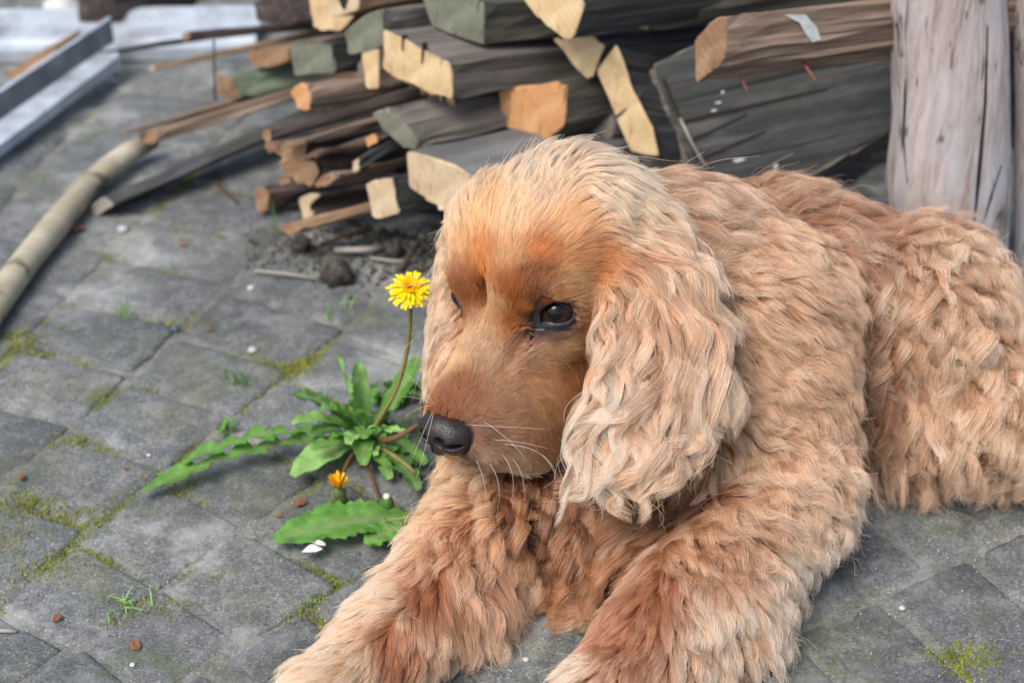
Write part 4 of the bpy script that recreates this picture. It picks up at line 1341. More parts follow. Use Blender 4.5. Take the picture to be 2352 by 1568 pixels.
# nose pad: its own small surface, a child of the dog
def nose_sdf(Q):
    Q = (Q - np.array([.0975, 0, -.0232])) * 1.05
    ca, sa = math.cos(math.radians(6)), math.sin(math.radians(6))
    Q = np.stack([Q[:, 0] * ca - Q[:, 1] * sa, Q[:, 0] * sa + Q[:, 1] * ca, Q[:, 2]], 1)
    cb, sb = math.cos(math.radians(36)), math.sin(math.radians(36))
    Q = np.stack([Q[:, 0] * cb + Q[:, 2] * sb, Q[:, 1], -Q[:, 0] * sb + Q[:, 2] * cb], 1)
    Q = Q + np.array([.091, 0, -.0225])
    def e(c, r):
        q = Q - np.array(c); r = np.array(r)
        k0 = np.sqrt(((q / r) ** 2).sum(1)); k1 = np.sqrt(((q / (r * r)) ** 2).sum(1)) + 1e-9
        return k0 * (k0 - 1) / k1
    def sm(a, b, k):
        h = np.maximum(k - np.abs(a - b), 0) / k
        return np.minimum(a, b) - h * h * k * .25
    d = e((.093, 0, -.021), (.017, .018, .014))
    for s in (1, -1):
        d = sm(d, e((.093, .0125 * s, -.026), (.014, .0105, .0135)), .005)
        d = sm(d, e((.088, .017 * s, -.022), (.010, .0065, .008)), .004)
    d = sm(d, e((.096, 0, -.035), (.011, .006, .008)), .006)
    for s in (1, -1):
        n = e((.107, .0088 * s, -.0265), (.013, .0052, .0052))
        n = np.minimum(n, e((.101, .0175 * s, -.0275), (.010, .0065, .0020)))
        h = np.clip(.5 - .5 * (d + n) / .002, 0, 1)
        d = d * (1 - h) - n * h + .002 * h * (1 - h)
    g = e((.110, 0, -.034), (.008, .0009, .012))
    h = np.clip(.5 - .5 * (d + g) / .0015, 0, 1)
    d = d * (1 - h) - g * h + .0015 * h * (1 - h)
    return d + .00018 * np.sin(Q[:, 0] * 2400) * np.sin(Q[:, 1] * 2100) * np.sin(Q[:, 2] * 2600)


_nx, _ny, _nz = np.arange(.080, .126, .0009), np.arange(-.03, .0301, .0009), np.arange(-.046, -.002, .0009)
_NX = np.stack(np.meshgrid(_nx, _ny, _nz, indexing='ij'), -1)
NV, NQ = surface_nets(_nx, _ny, _nz, nose_sdf(_NX.reshape(-1, 3)).reshape(_NX.shape[:3]))
NV = HO + NV @ HB

FINE = float(globals().get('DOG_FINE', .0026))
xs = axis(-.24, .56, hw(.1, 0, 0)[0] - .03, .22, FINE, .006)
ys = axis(.76, 1.38, .98, 1.22, FINE, .006)
zs = axis(-.004, .34, .08, .30, FINE, .006)
X3 = np.stack(np.meshgrid(xs, ys, zs, indexing='ij'), -1)
GF = np.full(X3.shape[:3], 9.0)
for p in PR:
    lo, hi = pbox(p, .05)
    a = [max(0, np.searchsorted(ax_, l) - 1) for ax_, l in zip((xs, ys, zs), lo)]
    b = [np.searchsorted(ax_, h_) + 1 for ax_, h_ in zip((xs, ys, zs), hi)]
    sl = tuple(slice(i, j) for i, j in zip(a, b))
    sub = X3[sl]; shp = sub.shape[:3]
    if 0 in shp: continue
    d = prim_d(p, sub.reshape(-1, 3)).reshape(shp)
    D0 = GF[sl]; k = p['k']
    if p['sub']:
        h = np.clip(.5 - .5 * (D0 + d) / k, 0, 1)
        GF[sl] = D0 * (1 - h) - d * h + k * h * (1 - h)
    else:
        h = np.maximum(k - np.abs(D0 - d), 0) / k
        GF[sl] = np.minimum(D0, d) - h * h * k * .25
GF = np.maximum(GF, .003 - X3[..., 2])
DV, DQ = surface_nets(xs, ys, zs, GF)
print('dog mesh', len(DV), len(DQ))
del X3, GF
# ================================================================ COAT
# combing points read off the dog: where, flow, length (cm), lift, wave (mm), wave length (cm), lock radius (mm), root / tip colour, coat area
FURGROUP = dict(body='body', neck='body', chest='chest', thigh='thigh', legl='legl', legr='legr', skull='head', face='head', earl='earl', earr='earr')
GRP = ['body', 'chest', 'thigh', 'legl', 'legr', 'head', 'earl', 'earr']
COMB = [
 # head: muzzle
 (1020, 925, 0.4, 0.9, 0.45, 0.175, 0, 2, 1.5, (110, 62, 32), (139, 81, 42), 'head'),
 (1055, 890, 0.4, 0.9, 0.45, 0.175, 0, 2, 1.5, (119, 68, 34), (146, 89, 47), 'head'),
 (1085, 920, 0.6, 0.7, 0.45, 0.175, 0, 2, 1.5, (126, 76, 46), (151, 100, 63), 'head'),
 (1095, 800, 0.35, 0.9, 0.6, 0.154, 0, 2, 1.5, (162, 118, 82), (182, 146, 110), 'head'),
 (1040, 830, -0.1, 1, 0.6, 0.154, 0, 2, 1.5, (183, 140, 90), (205, 166, 118), 'head'),
 (1150, 710, 0.1, 1, 0.8, 0.14, 0, 2, 1.5, (176, 127, 79), (198, 157, 112), 'head'),
 (1140, 880, 0.7, 0.6, 0.6, 0.154, 0, 2, 1.5, (155, 109, 74), (175, 135, 99), 'head'),
 (1170, 960, 0.9, 0.1, 0.6, 0.175, 0, 2, 1.5, (153, 105, 74), (175, 135, 101), 'head'),
 (1110, 1040, 0.5, -0.85, 0.8, 0.245, 0, 2, 2, (162, 123, 96), (191, 159, 133), 'head'),
 (1060, 1065, 0.2, -1, 0.7, 0.245, 0, 2, 2, (62, 46, 42), (100, 78, 70), 'head'),
 (1000, 1055, -0.1, -1, 0.7, 0.245, 0, 2, 2, (177, 134, 79), (205, 168, 112), 'head'),
 (1180, 1060, 0.6, -0.8, 0.9, 0.245, 0, 2, 2, (165, 129, 105), (195, 170, 143), 'head'),
 (1240, 900, 0.6, -0.5, 0.7, 0.175, 0, 2, 1.5, (162, 112, 72), (185, 139, 96), 'head'),
 (1230, 1000, 0.7, -0.7, 1.0, 0.21, 0, 2, 2, (150, 102, 69), (175, 131, 95), 'head'),
 (1310, 860, 0.5, -0.8, 0.9, 0.175, 0, 2, 2, (151, 95, 56), (178, 122, 77), 'head'),
 (1295, 790, 0.8, -0.3, 0.6, 0.175, 0, 2, 1.5, (167, 120, 82), (191, 150, 108), 'head'),
 (1215, 800, 0.5, 0.15, 0.5, 0.14, 0, 2, 1.5, (144, 103, 82), (170, 129, 98), 'head'),
 (1222, 772, 0.5, 0.1, 0.4, 0.14, 0, 2, 1.5, (91, 65, 64), (115, 85, 80), 'head'),
 (1245, 800, 0.7, -0.15, 0.5, 0.14, 0, 2, 1.5, (163, 115, 77), (187, 146, 105), 'head'),
 (1188, 760, 0.35, 0.5, 0.5, 0.14, 0, 2, 1.5, (150, 91, 47), (174, 115, 67), 'head'),
 (1350, 740, 0.8, 0.1, 0.8, 0.154, 0, 2, 1.5, (169, 112, 66), (194, 139, 91), 'head'),
 (1220, 690, 0.3, 0.8, 0.5, 0.175, 0, 2, 1.5, (96, 57, 32), (128, 79, 43), 'head'),
 (1222, 722, 0.2, 0.5, 0.4, 0.22, 0, 2, 1.5, (30, 22, 22), (48, 36, 34), 'head'),
 (1230, 745, 0.1, -0.2, 0.4, 0.22, 0, 2, 1.5, (32, 25, 27), (56, 44, 44), 'head'),
 (1220, 695, .3, .7, .4, .22, 0, 2, 1.5, (62, 38, 28), (92, 60, 42), 'head'),
 (1240, 668, .5, .6, .45, .22, 0, 2, 1.5, (92, 54, 34), (126, 78, 50), 'head'),
 (1078, 668, -.2, .8, .5, .22, 0, 2, 1.5, (95, 52, 30), (130, 78, 46), 'head'),
 (1102, 1005, .7, -.3, .5, .25, 0, 2, 1.5, (108, 72, 54), (146, 104, 80), 'head'),
 (1275, 768, 0.7, -0.4, 0.5, 0.22, 0, 2, 1.5, (88, 61, 49), (130, 98, 74), 'head'),
 (1322, 750, 0.8, -0.2, 0.5, 0.22, 0, 2, 1.5, (94, 60, 40), (136, 93, 63), 'head'),
 (1270, 668, 0.7, 0.3, 0.62, 0.22, 0, 2, 1.5, (136, 77, 33), (170, 111, 58), 'head'),
 (1205, 705, 0.3, 0.7, 0.62, 0.22, 0, 2, 1.5, (154, 91, 35), (183, 120, 61), 'head'),
 (1168, 660, 0.1, 1, 0.75, 0.2, 0, 2, 1.5, (138, 70, 22), (171, 100, 43), 'head'),
 (1180, 735, 0.2, 0.9, 0.62, 0.2, 0, 2, 1.5, (144, 80, 34), (176, 111, 59), 'head'),  # this and the point above darken the furrow crease by colour
 (1226, 632, 0.6, 0.7, 0.75, 0.24, 0, 2, 1.5, (87, 42, 20), (130, 72, 30), 'head'),  # shade of the brow crease painted in as darker fur
 # brows and forehead
 (1240, 650, 0.7, 0.6, 0.6, 0.175, 0, 2, 1.5, (120, 65, 24), (154, 89, 37), 'head'),
 (1195, 665, 0.3, 0.9, 0.7, 0.175, 0, 2, 1.5, (125, 68, 24), (151, 89, 41), 'head'),
 (1300, 655, 0.9, -0.1, 0.8, 0.154, 0, 2, 1.5, (169, 121, 74), (197, 155, 104), 'head'),
 (1230, 585, 0.7, 0.7, 1.0, 0.154, 0, 2, 1.5, (166, 90, 27), (192, 115, 46), 'head'),
 (1340, 590, 0.95, 0.15, 1.2, 0.14, 0, 2, 2, (173, 112, 62), (195, 141, 93), 'head'),
 (1400, 600, 0.8, -0.5, 1.75, 0.22, 0, 2, 2, (197, 123, 67), (215, 151, 95), 'head'),
 (1170, 600, 0, 1, 1.0, 0.14, 0, 2, 1.5, (167, 113, 63), (193, 144, 94), 'head'),
 (1110, 600, -0.2, 1, 1.0, 0.154, 0, 2, 1.5, (170, 96, 33), (196, 124, 57), 'head'),
 (1085, 670, -0.3, 0.9, 0.8, 0.175, 0, 2, 1.5, (132, 69, 24), (158, 91, 39), 'head'),
 (1060, 560, -0.4, 0.9, 1.2, 0.21, 0, 2, 2, (176, 123, 72), (200, 158, 104), 'head'),
 (1180, 520, 0.1, 1, 2.12, 0.25, 0.5, 3, 3, (216, 174, 128), (233, 202, 163), 'head'),
 (1110, 490, -0.25, 1, 2.0, 0.35, 0.5, 3, 3, (223, 166, 110), (237, 197, 146), 'head'),
 (1300, 520, 0.7, 0.7, 2.12, 0.2, 0.5, 3, 3, (212, 156, 104), (229, 183, 132), 'head'),
 (1250, 465, 0.4, 0.9, 2.2, 0.28, 1, 3, 3, (201, 167, 133), (221, 195, 166), 'head'),
 (1200, 420, 0.1, 0.98, 2.4, 0.5, 1.2, 3, 4, (206, 178, 145), (229, 211, 186), 'head'),
 (1290, 375, 0.3, 0.9, 3.0, 0.7, 1.5, 3, 4, (206, 178, 145), (229, 211, 186), 'head'),
 (1370, 400, 0.85, 0.45, 4.0, 0.5, 1.8, 3, 4, (206, 178, 145), (229, 211, 186), 'head'),
 (1380, 460, 0.95, 0.05, 3.4, 0.25, 1.8, 3, 4, (206, 178, 145), (229, 211, 186), 'head'),
 (1440, 440, 1, -0.1, 4.4, 0.5, 2.2, 3, 5, (206, 178, 145), (229, 211, 186), 'head'),
 (1430, 520, 0.9, -0.35, 3.6, 0.25, 2.2, 3, 5, (200, 167, 133), (221, 197, 169), 'head'),
 (1080, 450, -0.25, 0.95, 2.2, 0.6, 1.2, 3, 4, (206, 168, 125), (226, 199, 163), 'head'),
 (1040, 520, -0.6, 0.7, 2.0, 0.6, 1.2, 3, 4, (206, 169, 131), (226, 201, 168), 'head'),
 # near ear
 (1440, 560, 0.7, -0.7, 6.3, 0.13, 4.94, 3.9, 5, (174, 125, 88), (207, 172, 142), 'earl'),
 (1500, 540, 0.5, -0.8, 5.5, 0.2, 4.94, 3.9, 5, (178, 136, 102), (217, 191, 165), 'earl'),
 (1560, 560, 0.4, -0.9, 6.9, 0.1, 4.94, 3.7, 5, (176, 132, 98), (211, 184, 156), 'earl'),
 (1420, 690, 0.1, -1, 6.9, 0.11, 5.72, 3.4, 5, (174, 129, 93), (212, 180, 151), 'earl'),
 (1500, 700, 0.35, -0.95, 7.5, 0.11, 6.24, 3.7, 6, (173, 127, 93), (208, 175, 147), 'earl'),
 (1600, 700, 0.1, -1, 6.9, 0.1, 6.24, 3.4, 6, (175, 131, 98), (210, 183, 156), 'earl'),
 (1400, 800, -0.1, -1, 6.1, 0.14, 6.5, 3.0, 6, (181, 137, 102), (232, 217, 200), 'earl'),
 (1500, 850, 0.15, -1, 6.2, 0.11, 6.5, 3.4, 6, (172, 126, 92), (205, 172, 145), 'earl'),
 (1630, 850, -0.1, -1, 5.7, 0.1, 6.5, 3.4, 6, (174, 130, 96), (209, 180, 153), 'earl'),
 (1390, 950, -0.25, -1, 4.0, 0.2, 7.28, 2.5, 6, (181, 137, 102), (232, 217, 200), 'earl'),
 (1500, 980, 0.1, -1, 4.0, 0.14, 7.28, 2.8, 6, (172, 125, 91), (206, 172, 143), 'earl'),
 (1630, 960, -0.35, -1, 3.9, 0.1, 7.28, 3.0, 6, (174, 129, 96), (209, 180, 155), 'earl'),
 (1370, 1060, -0.35, -1, 2.7, 0.25, 8.06, 2.3, 6, (181, 137, 102), (232, 217, 200), 'earl'),
 (1450, 1090, 0, -1, 2.8, 0.25, 8.06, 2.3, 6, (173, 127, 91), (211, 179, 149), 'earl'),
 (1550, 1050, 0.1, -1, 3.0, 0.22, 8.06, 2.5, 6, (175, 130, 96), (213, 184, 156), 'earl'),
 # far ear
 (1045, 600, -0.35, -1, 2.6, 0.24, 2.5, 2.2, 4, (186, 142, 106), (227, 201, 171), 'earr'),
 (1020, 740, -0.1, -1, 3.0, 0.21, 3.5, 2.0, 5, (187, 145, 112), (229, 207, 182), 'earr'),
 (1010, 830, 0, -1, 2.6, 0.21, 3, 2.0, 5, (183, 129, 85), (221, 178, 136), 'earr'),
 # neck, back, flank
 (1640, 500, 0.5, 0.2, 3.6, 0.44, 3.51, 3.4, 5.5, (160, 113, 80), (208, 175, 143), 'body'),
 (1750, 450, 0.35, 0.5, 4.08, 0.51, 3.51, 3.6, 5.5, (158, 109, 76), (205, 169, 136), 'body'),
 (1870, 430, 0.35, 0.4, 4.08, 0.51, 3.51, 3.6, 5.5, (158, 107, 73), (203, 163, 132), 'body'),
 (1960, 470, 0.3, 0.2, 3.84, 0.51, 3.51, 3.6, 5.5, (140, 87, 53), (172, 122, 88), 'body'),
 (1760, 600, 0.7, 0.1, 4.08, 0.35, 4.56, 3.6, 5.5, (156, 108, 77), (201, 165, 138), 'body'),
 (1900, 600, 0.7, -0.1, 4.08, 0.35, 4.56, 3.6, 5.5, (155, 105, 72), (198, 159, 130), 'body'),
 (1780, 760, 0.8, -0.3, 4.32, 0.32, 6.14, 3.0, 5.5, (154, 106, 75), (199, 162, 135), 'body'),
 (1900, 780, 0.75, -0.4, 4.32, 0.32, 6.14, 3.0, 5.5, (154, 104, 73), (196, 159, 130), 'body'),
 (1870, 950, 0.7, -0.6, 4.6, 0.29, 7.02, 2.8, 5.5, (140, 88, 58), (179, 136, 109), 'body'),
 (1950, 1100, 0.2, -1, 4.6, 0.26, 7.02, 3.0, 5.5, (130, 77, 48), (152, 103, 78), 'body'),
 (1965, 740, 0.3, -0.9, 4.08, 0.26, 4.05, 3.2, 5.5, (126, 78, 51), (156, 115, 89), 'body'),  # dark band painting shade into the fold before the haunch
 (1960, 600, 0.5, -0.6, 3.84, 0.3, 4.05, 3.4, 5.5, (131, 81, 53), (160, 119, 91), 'body'),
 (2000, 700, 0.2, -0.95, 3.2, 0.4, 6.0, 2.4, 6, (123, 76, 49), (165, 123, 97), 'thigh'),  # haunch side of that fold, its shade also put in by colour
 (1995, 560, 0.4, -0.5, 3.0, 0.5, 4.8, 2.6, 6, (125, 78, 51), (167, 125, 97), 'thigh'),
 # haunch
 (2040, 500, 0.4, 0.3, 2.89, 0.6, 3.96, 3.2, 6, (146, 98, 67), (200, 162, 133), 'thigh'),
 (2120, 560, 0.5, -0.3, 3.23, 0.5, 6.6, 2.6, 6, (149, 102, 70), (208, 172, 140), 'thigh'),
 (2050, 680, 0.4, -0.8, 3.23, 0.5, 7.92, 2.3, 6, (149, 101, 69), (209, 172, 139), 'thigh'),
 (2180, 720, 0.7, -0.5, 3.4, 0.45, 7.92, 2.4, 6, (152, 105, 74), (217, 181, 149), 'thigh'),
 (2290, 780, 0.8, -0.4, 3.4, 0.45, 6.6, 2.6, 6, (153, 106, 75), (218, 184, 153), 'thigh'),
 (2010, 880, 0, -1, 3.57, 0.45, 6.6, 2.8, 6, (130, 80, 52), (171, 128, 106), 'thigh'),
 (2120, 900, 0.5, -0.9, 3.57, 0.45, 7.92, 2.3, 6, (152, 104, 72), (215, 179, 146), 'thigh'),
 (2230, 960, 0.7, -0.6, 3.57, 0.45, 7.92, 2.3, 6, (154, 108, 76), (223, 190, 157), 'thigh'),
 (2060, 1020, 0.1, -1, 3.57, 0.45, 5.28, 3.0, 6, (144, 97, 68), (199, 162, 136), 'thigh'),
 (2200, 1080, 0.35, -0.95, 3.57, 0.45, 6.6, 2.4, 6, (152, 105, 74), (217, 183, 153), 'thigh'),
 (2330, 1120, 0.5, -0.85, 3.4, 0.45, 6.6, 2.4, 6, (152, 105, 74), (217, 183, 153), 'thigh'),
 # dog's left shoulder and foreleg
 (1770, 930, 0.8, -0.3, 2.42, 0.5, 3.51, 3.2, 5.5, (161, 114, 80), (215, 179, 146), 'legl'),
 (1750, 1060, 0.85, -0.35, 2.68, 0.45, 3.51, 3.2, 5.5, (163, 114, 81), (217, 183, 151), 'legl'),
 (1850, 1130, 0.85, -0.45, 2.82, 0.45, 4.05, 3.0, 5.5, (164, 117, 84), (222, 189, 160), 'legl'),
 (1890, 1230, 0.8, -0.6, 2.55, 0.45, 4.05, 3.0, 5.5, (168, 124, 92), (238, 219, 198), 'legl'),
 (1700, 1190, 0.75, -0.6, 3.27, 0.45, 5.4, 2.6, 5.5, (158, 106, 72), (207, 165, 131), 'legl'),
 (1620, 1280, 0.6, -0.6, 2.75, 0.5, 5.4, 2.2, 5.5, (152, 99, 64), (195, 149, 115), 'legl'),
 (1520, 1370, -0.1, -1, 1.89, 0.22, 0.8, 2.6, 5.5, (144, 87, 54), (174, 120, 86), 'legl'),
 (1430, 1460, -0.5, -0.85, 1.89, 0.22, 0.8, 3, 5.5, (148, 91, 57), (182, 129, 95), 'legl'),
 (1340, 1520, -0.6, -0.8, 1.89, 0.3, 1.35, 3, 5.5, (168, 124, 92), (238, 219, 198), 'legl'),
 (1440, 1550, -0.3, -1, 2.06, 0.3, 1.35, 3, 5.5, (161, 108, 75), (210, 168, 136), 'legl'),
 (1600, 1400, 0.3, -0.95, 2.92, 0.45, 4.05, 2.6, 5.5, (168, 124, 92), (238, 219, 198), 'legl'),
 (1700, 1380, 0.6, -0.8, 3.1, 0.45, 4.05, 2.6, 5.5, (168, 124, 92), (238, 219, 198), 'legl'),
 (1650, 1500, 0.15, -1, 3.27, 0.4, 4.05, 2.8, 5.5, (168, 124, 92), (238, 219, 198), 'legl'),
 (1780, 1300, 0.75, -0.7, 2.42, 0.45, 4.05, 2.6, 5.5, (168, 124, 92), (238, 219, 198), 'legl'),
 # chest
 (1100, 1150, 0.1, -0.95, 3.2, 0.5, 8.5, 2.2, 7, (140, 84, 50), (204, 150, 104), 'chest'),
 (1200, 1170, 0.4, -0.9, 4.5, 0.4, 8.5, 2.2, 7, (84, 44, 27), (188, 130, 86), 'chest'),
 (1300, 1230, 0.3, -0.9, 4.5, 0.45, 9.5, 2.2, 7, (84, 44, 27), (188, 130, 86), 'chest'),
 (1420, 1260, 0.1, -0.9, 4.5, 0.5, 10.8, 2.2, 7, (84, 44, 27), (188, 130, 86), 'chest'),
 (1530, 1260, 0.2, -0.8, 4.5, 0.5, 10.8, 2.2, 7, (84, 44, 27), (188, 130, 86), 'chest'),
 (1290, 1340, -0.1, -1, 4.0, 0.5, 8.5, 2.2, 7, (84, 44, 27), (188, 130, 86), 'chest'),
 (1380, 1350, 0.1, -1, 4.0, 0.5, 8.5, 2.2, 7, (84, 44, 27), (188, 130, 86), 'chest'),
 (1160, 1260, 0.1, -1, 3.2, 0.4, 8.5, 2.2, 7, (140, 84, 50), (204, 150, 104), 'chest'),
 # dog's right foreleg
 (1020, 1150, -0.6, -0.6, 2.58, 0.5, 3.38, 3, 5.5, (173, 123, 84), (237, 205, 163), 'legr'),
 (1060, 1220, -0.2, -0.9, 2.75, 0.4, 4.73, 2.6, 5.5, (163, 107, 68), (215, 165, 122), 'legr'),
 (950, 1240, -0.8, -0.5, 2.41, 0.5, 2.03, 3, 5.5, (205, 166, 126), (245, 225, 199), 'legr'),
 (900, 1360, -0.8, -0.5, 2.24, 0.5, 1.62, 3, 5.5, (205, 166, 126), (245, 225, 199), 'legr'),
 (975, 1370, -0.4, -0.9, 1.72, 0.22, 0.8, 3, 5.5, (150, 89, 51), (184, 122, 81), 'legr'),
 (905, 1500, -0.45, -0.9, 1.63, 0.22, 0.8, 3, 5.5, (147, 88, 53), (180, 122, 85), 'legr'),
 (810, 1500, -0.7, -0.65, 2.06, 0.4, 1.62, 3, 5.5, (205, 166, 126), (245, 225, 199), 'legr'),
 (1080, 1320, 0.5, -0.85, 3.1, 0.4, 5.4, 2.3, 5.5, (158, 105, 71), (208, 163, 128), 'legr'),
 (1130, 1390, 0.6, -0.75, 2.58, 0.45, 5.4, 2.3, 5.5, (163, 116, 84), (222, 188, 158), 'legr'),
 (1010, 1460, 0.4, -0.9, 2.75, 0.4, 4.05, 2.4, 5.5, (162, 113, 79), (216, 178, 145), 'legr'),
 (1030, 1540, 0.2, -1, 2.75, 0.4, 4.05, 2.4, 5.5, (168, 124, 94), (230, 202, 175), 'legr'),
]
V3 = DV.astype(float)
tri = np.concatenate([DQ[:, [0, 1, 2]], DQ[:, [0, 2, 3]]])
dog_bvh = BVHTree.FromPolygons([Vector(v) for v in V3], [tuple(map(int, q)) for q in DQ], all_triangles=False)
_, vreg = sdf(V3, True)
vgrp = np.array([GRP.index(FURGROUP[r]) for r in REGS])[vreg]
_gc = GRP.index('chest')
vgrp[(vgrp == GRP.index('legr')) & (V3[:, 0] > -.012) & (V3[:, 1] > .99)] = _gc
vgrp[(vgrp == GRP.index('legl')) & (V3[:, 0] < .150) & (V3[:, 1] > 1.00) & (V3[:, 2] < .13)] = _gc
vnor = sdf_n(V3)

cp, cdir, cpar, cr_, ct_, cg = [], [], [], [], [], []
for (u, v, dx, dy, L_, lift, amp, wl, lock, rc, tc, g) in COMB:
    hit = dog_bvh.ray_cast(Vector(_cl), Vector(ray(u, v)), 4)
    p = np.array(hit[0]) if hit[0] else P(u, v, 1.08)
    gi = GRP.index(g)
    if hit[0] is None or sdf(p[None], True)[1][0] not in [i for i, r in enumerate(REGS) if FURGROUP[r] == g]:
        s = np.nonzero(vgrp == gi)[0]                      # nearest spot of that coat area
        w_ = V3[s] - _cl
        dd = np.linalg.norm(np.cross(w_, ray(u, v)), axis=1)
        s2 = s[dd < dd.min() + .004]
        p = V3[s2[np.argmin(np.linalg.norm(V3[s2] - _cl, axis=1))]]
    cp.append(p); cdir.append(dx * _rt + dy * _up); cg.append(gi)
    cpar.append((L_ * .01, lift, amp * .001, wl * .01, lock * .001)); cr_.append(s2l(rc)); ct_.append(s2l(tc))
cp, cdir, cpar, cr_, ct_, cg = map(np.array, (cp, cdir, cpar, cr_, ct_, cg))


def field(X, g):
    out = []
    for i in range(0, len(X), 20000):
        x, gg = X[i:i + 20000], g[i:i + 20000]
        d = np.linalg.norm(x[:, None] - cp[None], axis=2) + .25 * (gg[:, None] != cg[None])
        k = np.argsort(d, axis=1)[:, :6]
        dk = np.take_along_axis(d, k, 1)
        hd_ = (gg == GRP.index('head'))[:, None]
        w = np.where(hd_, (1.0 / (dk + .005)) ** 2.8, (1.0 / (dk + .003)) ** 4)
        w *= np.clip(1 - dk / (dk[:, -1:] + 1e-4), .02, 1)
        w /= w.sum(1, keepdims=True)
        out.append(tuple((w[..., None] * A[k]).sum(1) for A in (cdir, cpar, cr_, ct_)))
    return [np.concatenate([o[j] for o in out]) for j in range(4)]


# where the skin stays bare: eye rims and nose
EYE_OUT = [(1210, 762), (1205, 728), (1218, 696), (1236, 674), (1258, 680), (1280, 687), (1300, 697), (1330, 720), (1326, 746), (1304, 761), (1275, 767), (1248, 764), (1228, 764)]
EYE_IN = [(1232, 746), (1240, 725), (1240, 704), (1244, 687), (1260, 689), (1279, 695), (1299, 705), (1322, 721), (1313, 734), (1295, 742), (1277, 744), (1261, 741), (1246, 738)]


def to_px(X):
    q = X - _cl
    z = q @ _fw
    return np.stack([1176 + _F * (q @ _rt) / z, 784 - _F * (q @ _up) / z], 1)


def in_poly(px, poly):
    ins = np.zeros(len(px), bool)
    x, y = px[:, 0], px[:, 1]
    for (x0, y0), (x1, y1) in zip(poly, poly[1:] + poly[:1]):
        c = ((y0 > y) != (y1 > y)) & (x < (x1 - x0) * (y - y0) / (y1 - y0 + 1e-9) + x0)
        ins ^= c
    return ins


def bare(X):
    near = np.linalg.norm(X - EYE_L, axis=1) < .032
    b = near & in_poly(to_px(X), [(1268 + (u - 1268) * .86, 718 + (v - 718) * .84) for u, v in EYE_OUT])
    b |= np.linalg.norm(X - EYE_R, axis=1) < .0155
    q = (X - HO) @ HB.T
    nn = nose_sdf(q) < .0012
    return b | nn | (X[:, 2] < .005)


# surface samples
e1 = V3[tri[:, 1]] - V3[tri[:, 0]]; e2 = V3[tri[:, 2]] - V3[tri[:, 0]]
tn = np.cross(e1, e2); ta = np.linalg.norm(tn, axis=1) / 2
tg = vgrp[tri[:, 0]]
tc_ = V3[tri].mean(1)
tvis = ((vnor[tri[:, 0]] * (_cl - tc_)).sum(1) / np.linalg.norm(_cl - tc_, axis=1))


def sample(dens, mask=None):
    """dens: hairs per m2 for each triangle"""
    w = ta * dens
    N = int(w.sum())
    cw = np.cumsum(w) / w.sum()
    t = np.searchsorted(cw, rng.random(N))
    a, b = rng.random(N), rng.random(N)
    s = a + b > 1; a[s], b[s] = 1 - a[s], 1 - b[s]
    X = V3[tri[t, 0]] + a[:, None] * e1[t] + b[:, None] * e2[t]
    n = vnor[tri[t, 0]] * (1 - a - b)[:, None] + vnor[tri[t, 1]] * a[:, None] + vnor[tri[t, 2]] * b[:, None]
    n /= np.linalg.norm(n, axis=1, keepdims=True) + 1e-9
    k = ~bare(X)
    return X[k], n[k], tg[t][k]


_, tpar, _, _ = field(tc_, tg)
vis = np.clip((tvis + .35) / .5, .12, 1)
HAIR_SCALE = float(globals().get('HAIR_SCALE', 1.0))
shortness = np.clip((.013 - tpar[:, 0]) / .007, 0, 1)
dens_child = (1.45e6 + 3.6e6 * shortness) * vis * HAIR_SCALE
dens_child[tg == GRP.index('thigh')] *= .8
dens_child[tg == GRP.index('body')] *= .8
dens_guide = np.clip(.55 / (tpar[:, 4] ** 2), 0, 6e5) * np.clip(vis, .3, 1)

RX, RN, RG = sample(dens_guide)
gd, gp, gcr, gct = field(RX, RG)
NG = len(RX)
NP = 14
print('guides', NG)
tt = np.linspace(0, 1, NP)
gl = gp[:, 0] * (1 + .22 * np.clip((gp[:, 0] - .012) / .02, 0, 1) * vnoise(RX, 18)[:, 0]).clip(.6, 1.5) * (1 + (.08 + .18 * np.clip((gp[:, 0] - .012) / .02, 0, 1)) * rng.standard_normal(NG)).clip(.55, 1.5)
nz1 = vnoise(RX, 38.0); nz2 = vnoise(RX, 90.0)
comb = gd - (gd * RN).sum(1, keepdims=True) * RN
longf = np.clip((gp[:, 0] - .012) / .02, 0, 1)[:, None]
comb /= np.linalg.norm(comb, axis=1, keepdims=True) + 1e-6
comb = comb + longf * (.34 * nz1 + .13 * nz2) + .05 * rng.standard_normal((NG, 3))
comb -= (comb * RN).sum(1, keepdims=True) * RN
comb /= np.linalg.norm(comb, axis=1, keepdims=True) + 1e-6
side = np.cross(comb, RN)
GP = np.zeros((NG, NP, 3)); GP[:, 0] = RX
lift = gp[:, 1][:, None] * (1 + (.1 + .15 * longf) * rng.standard_normal((NG, 1)))
curN = RN.copy(); curC = comb.copy()
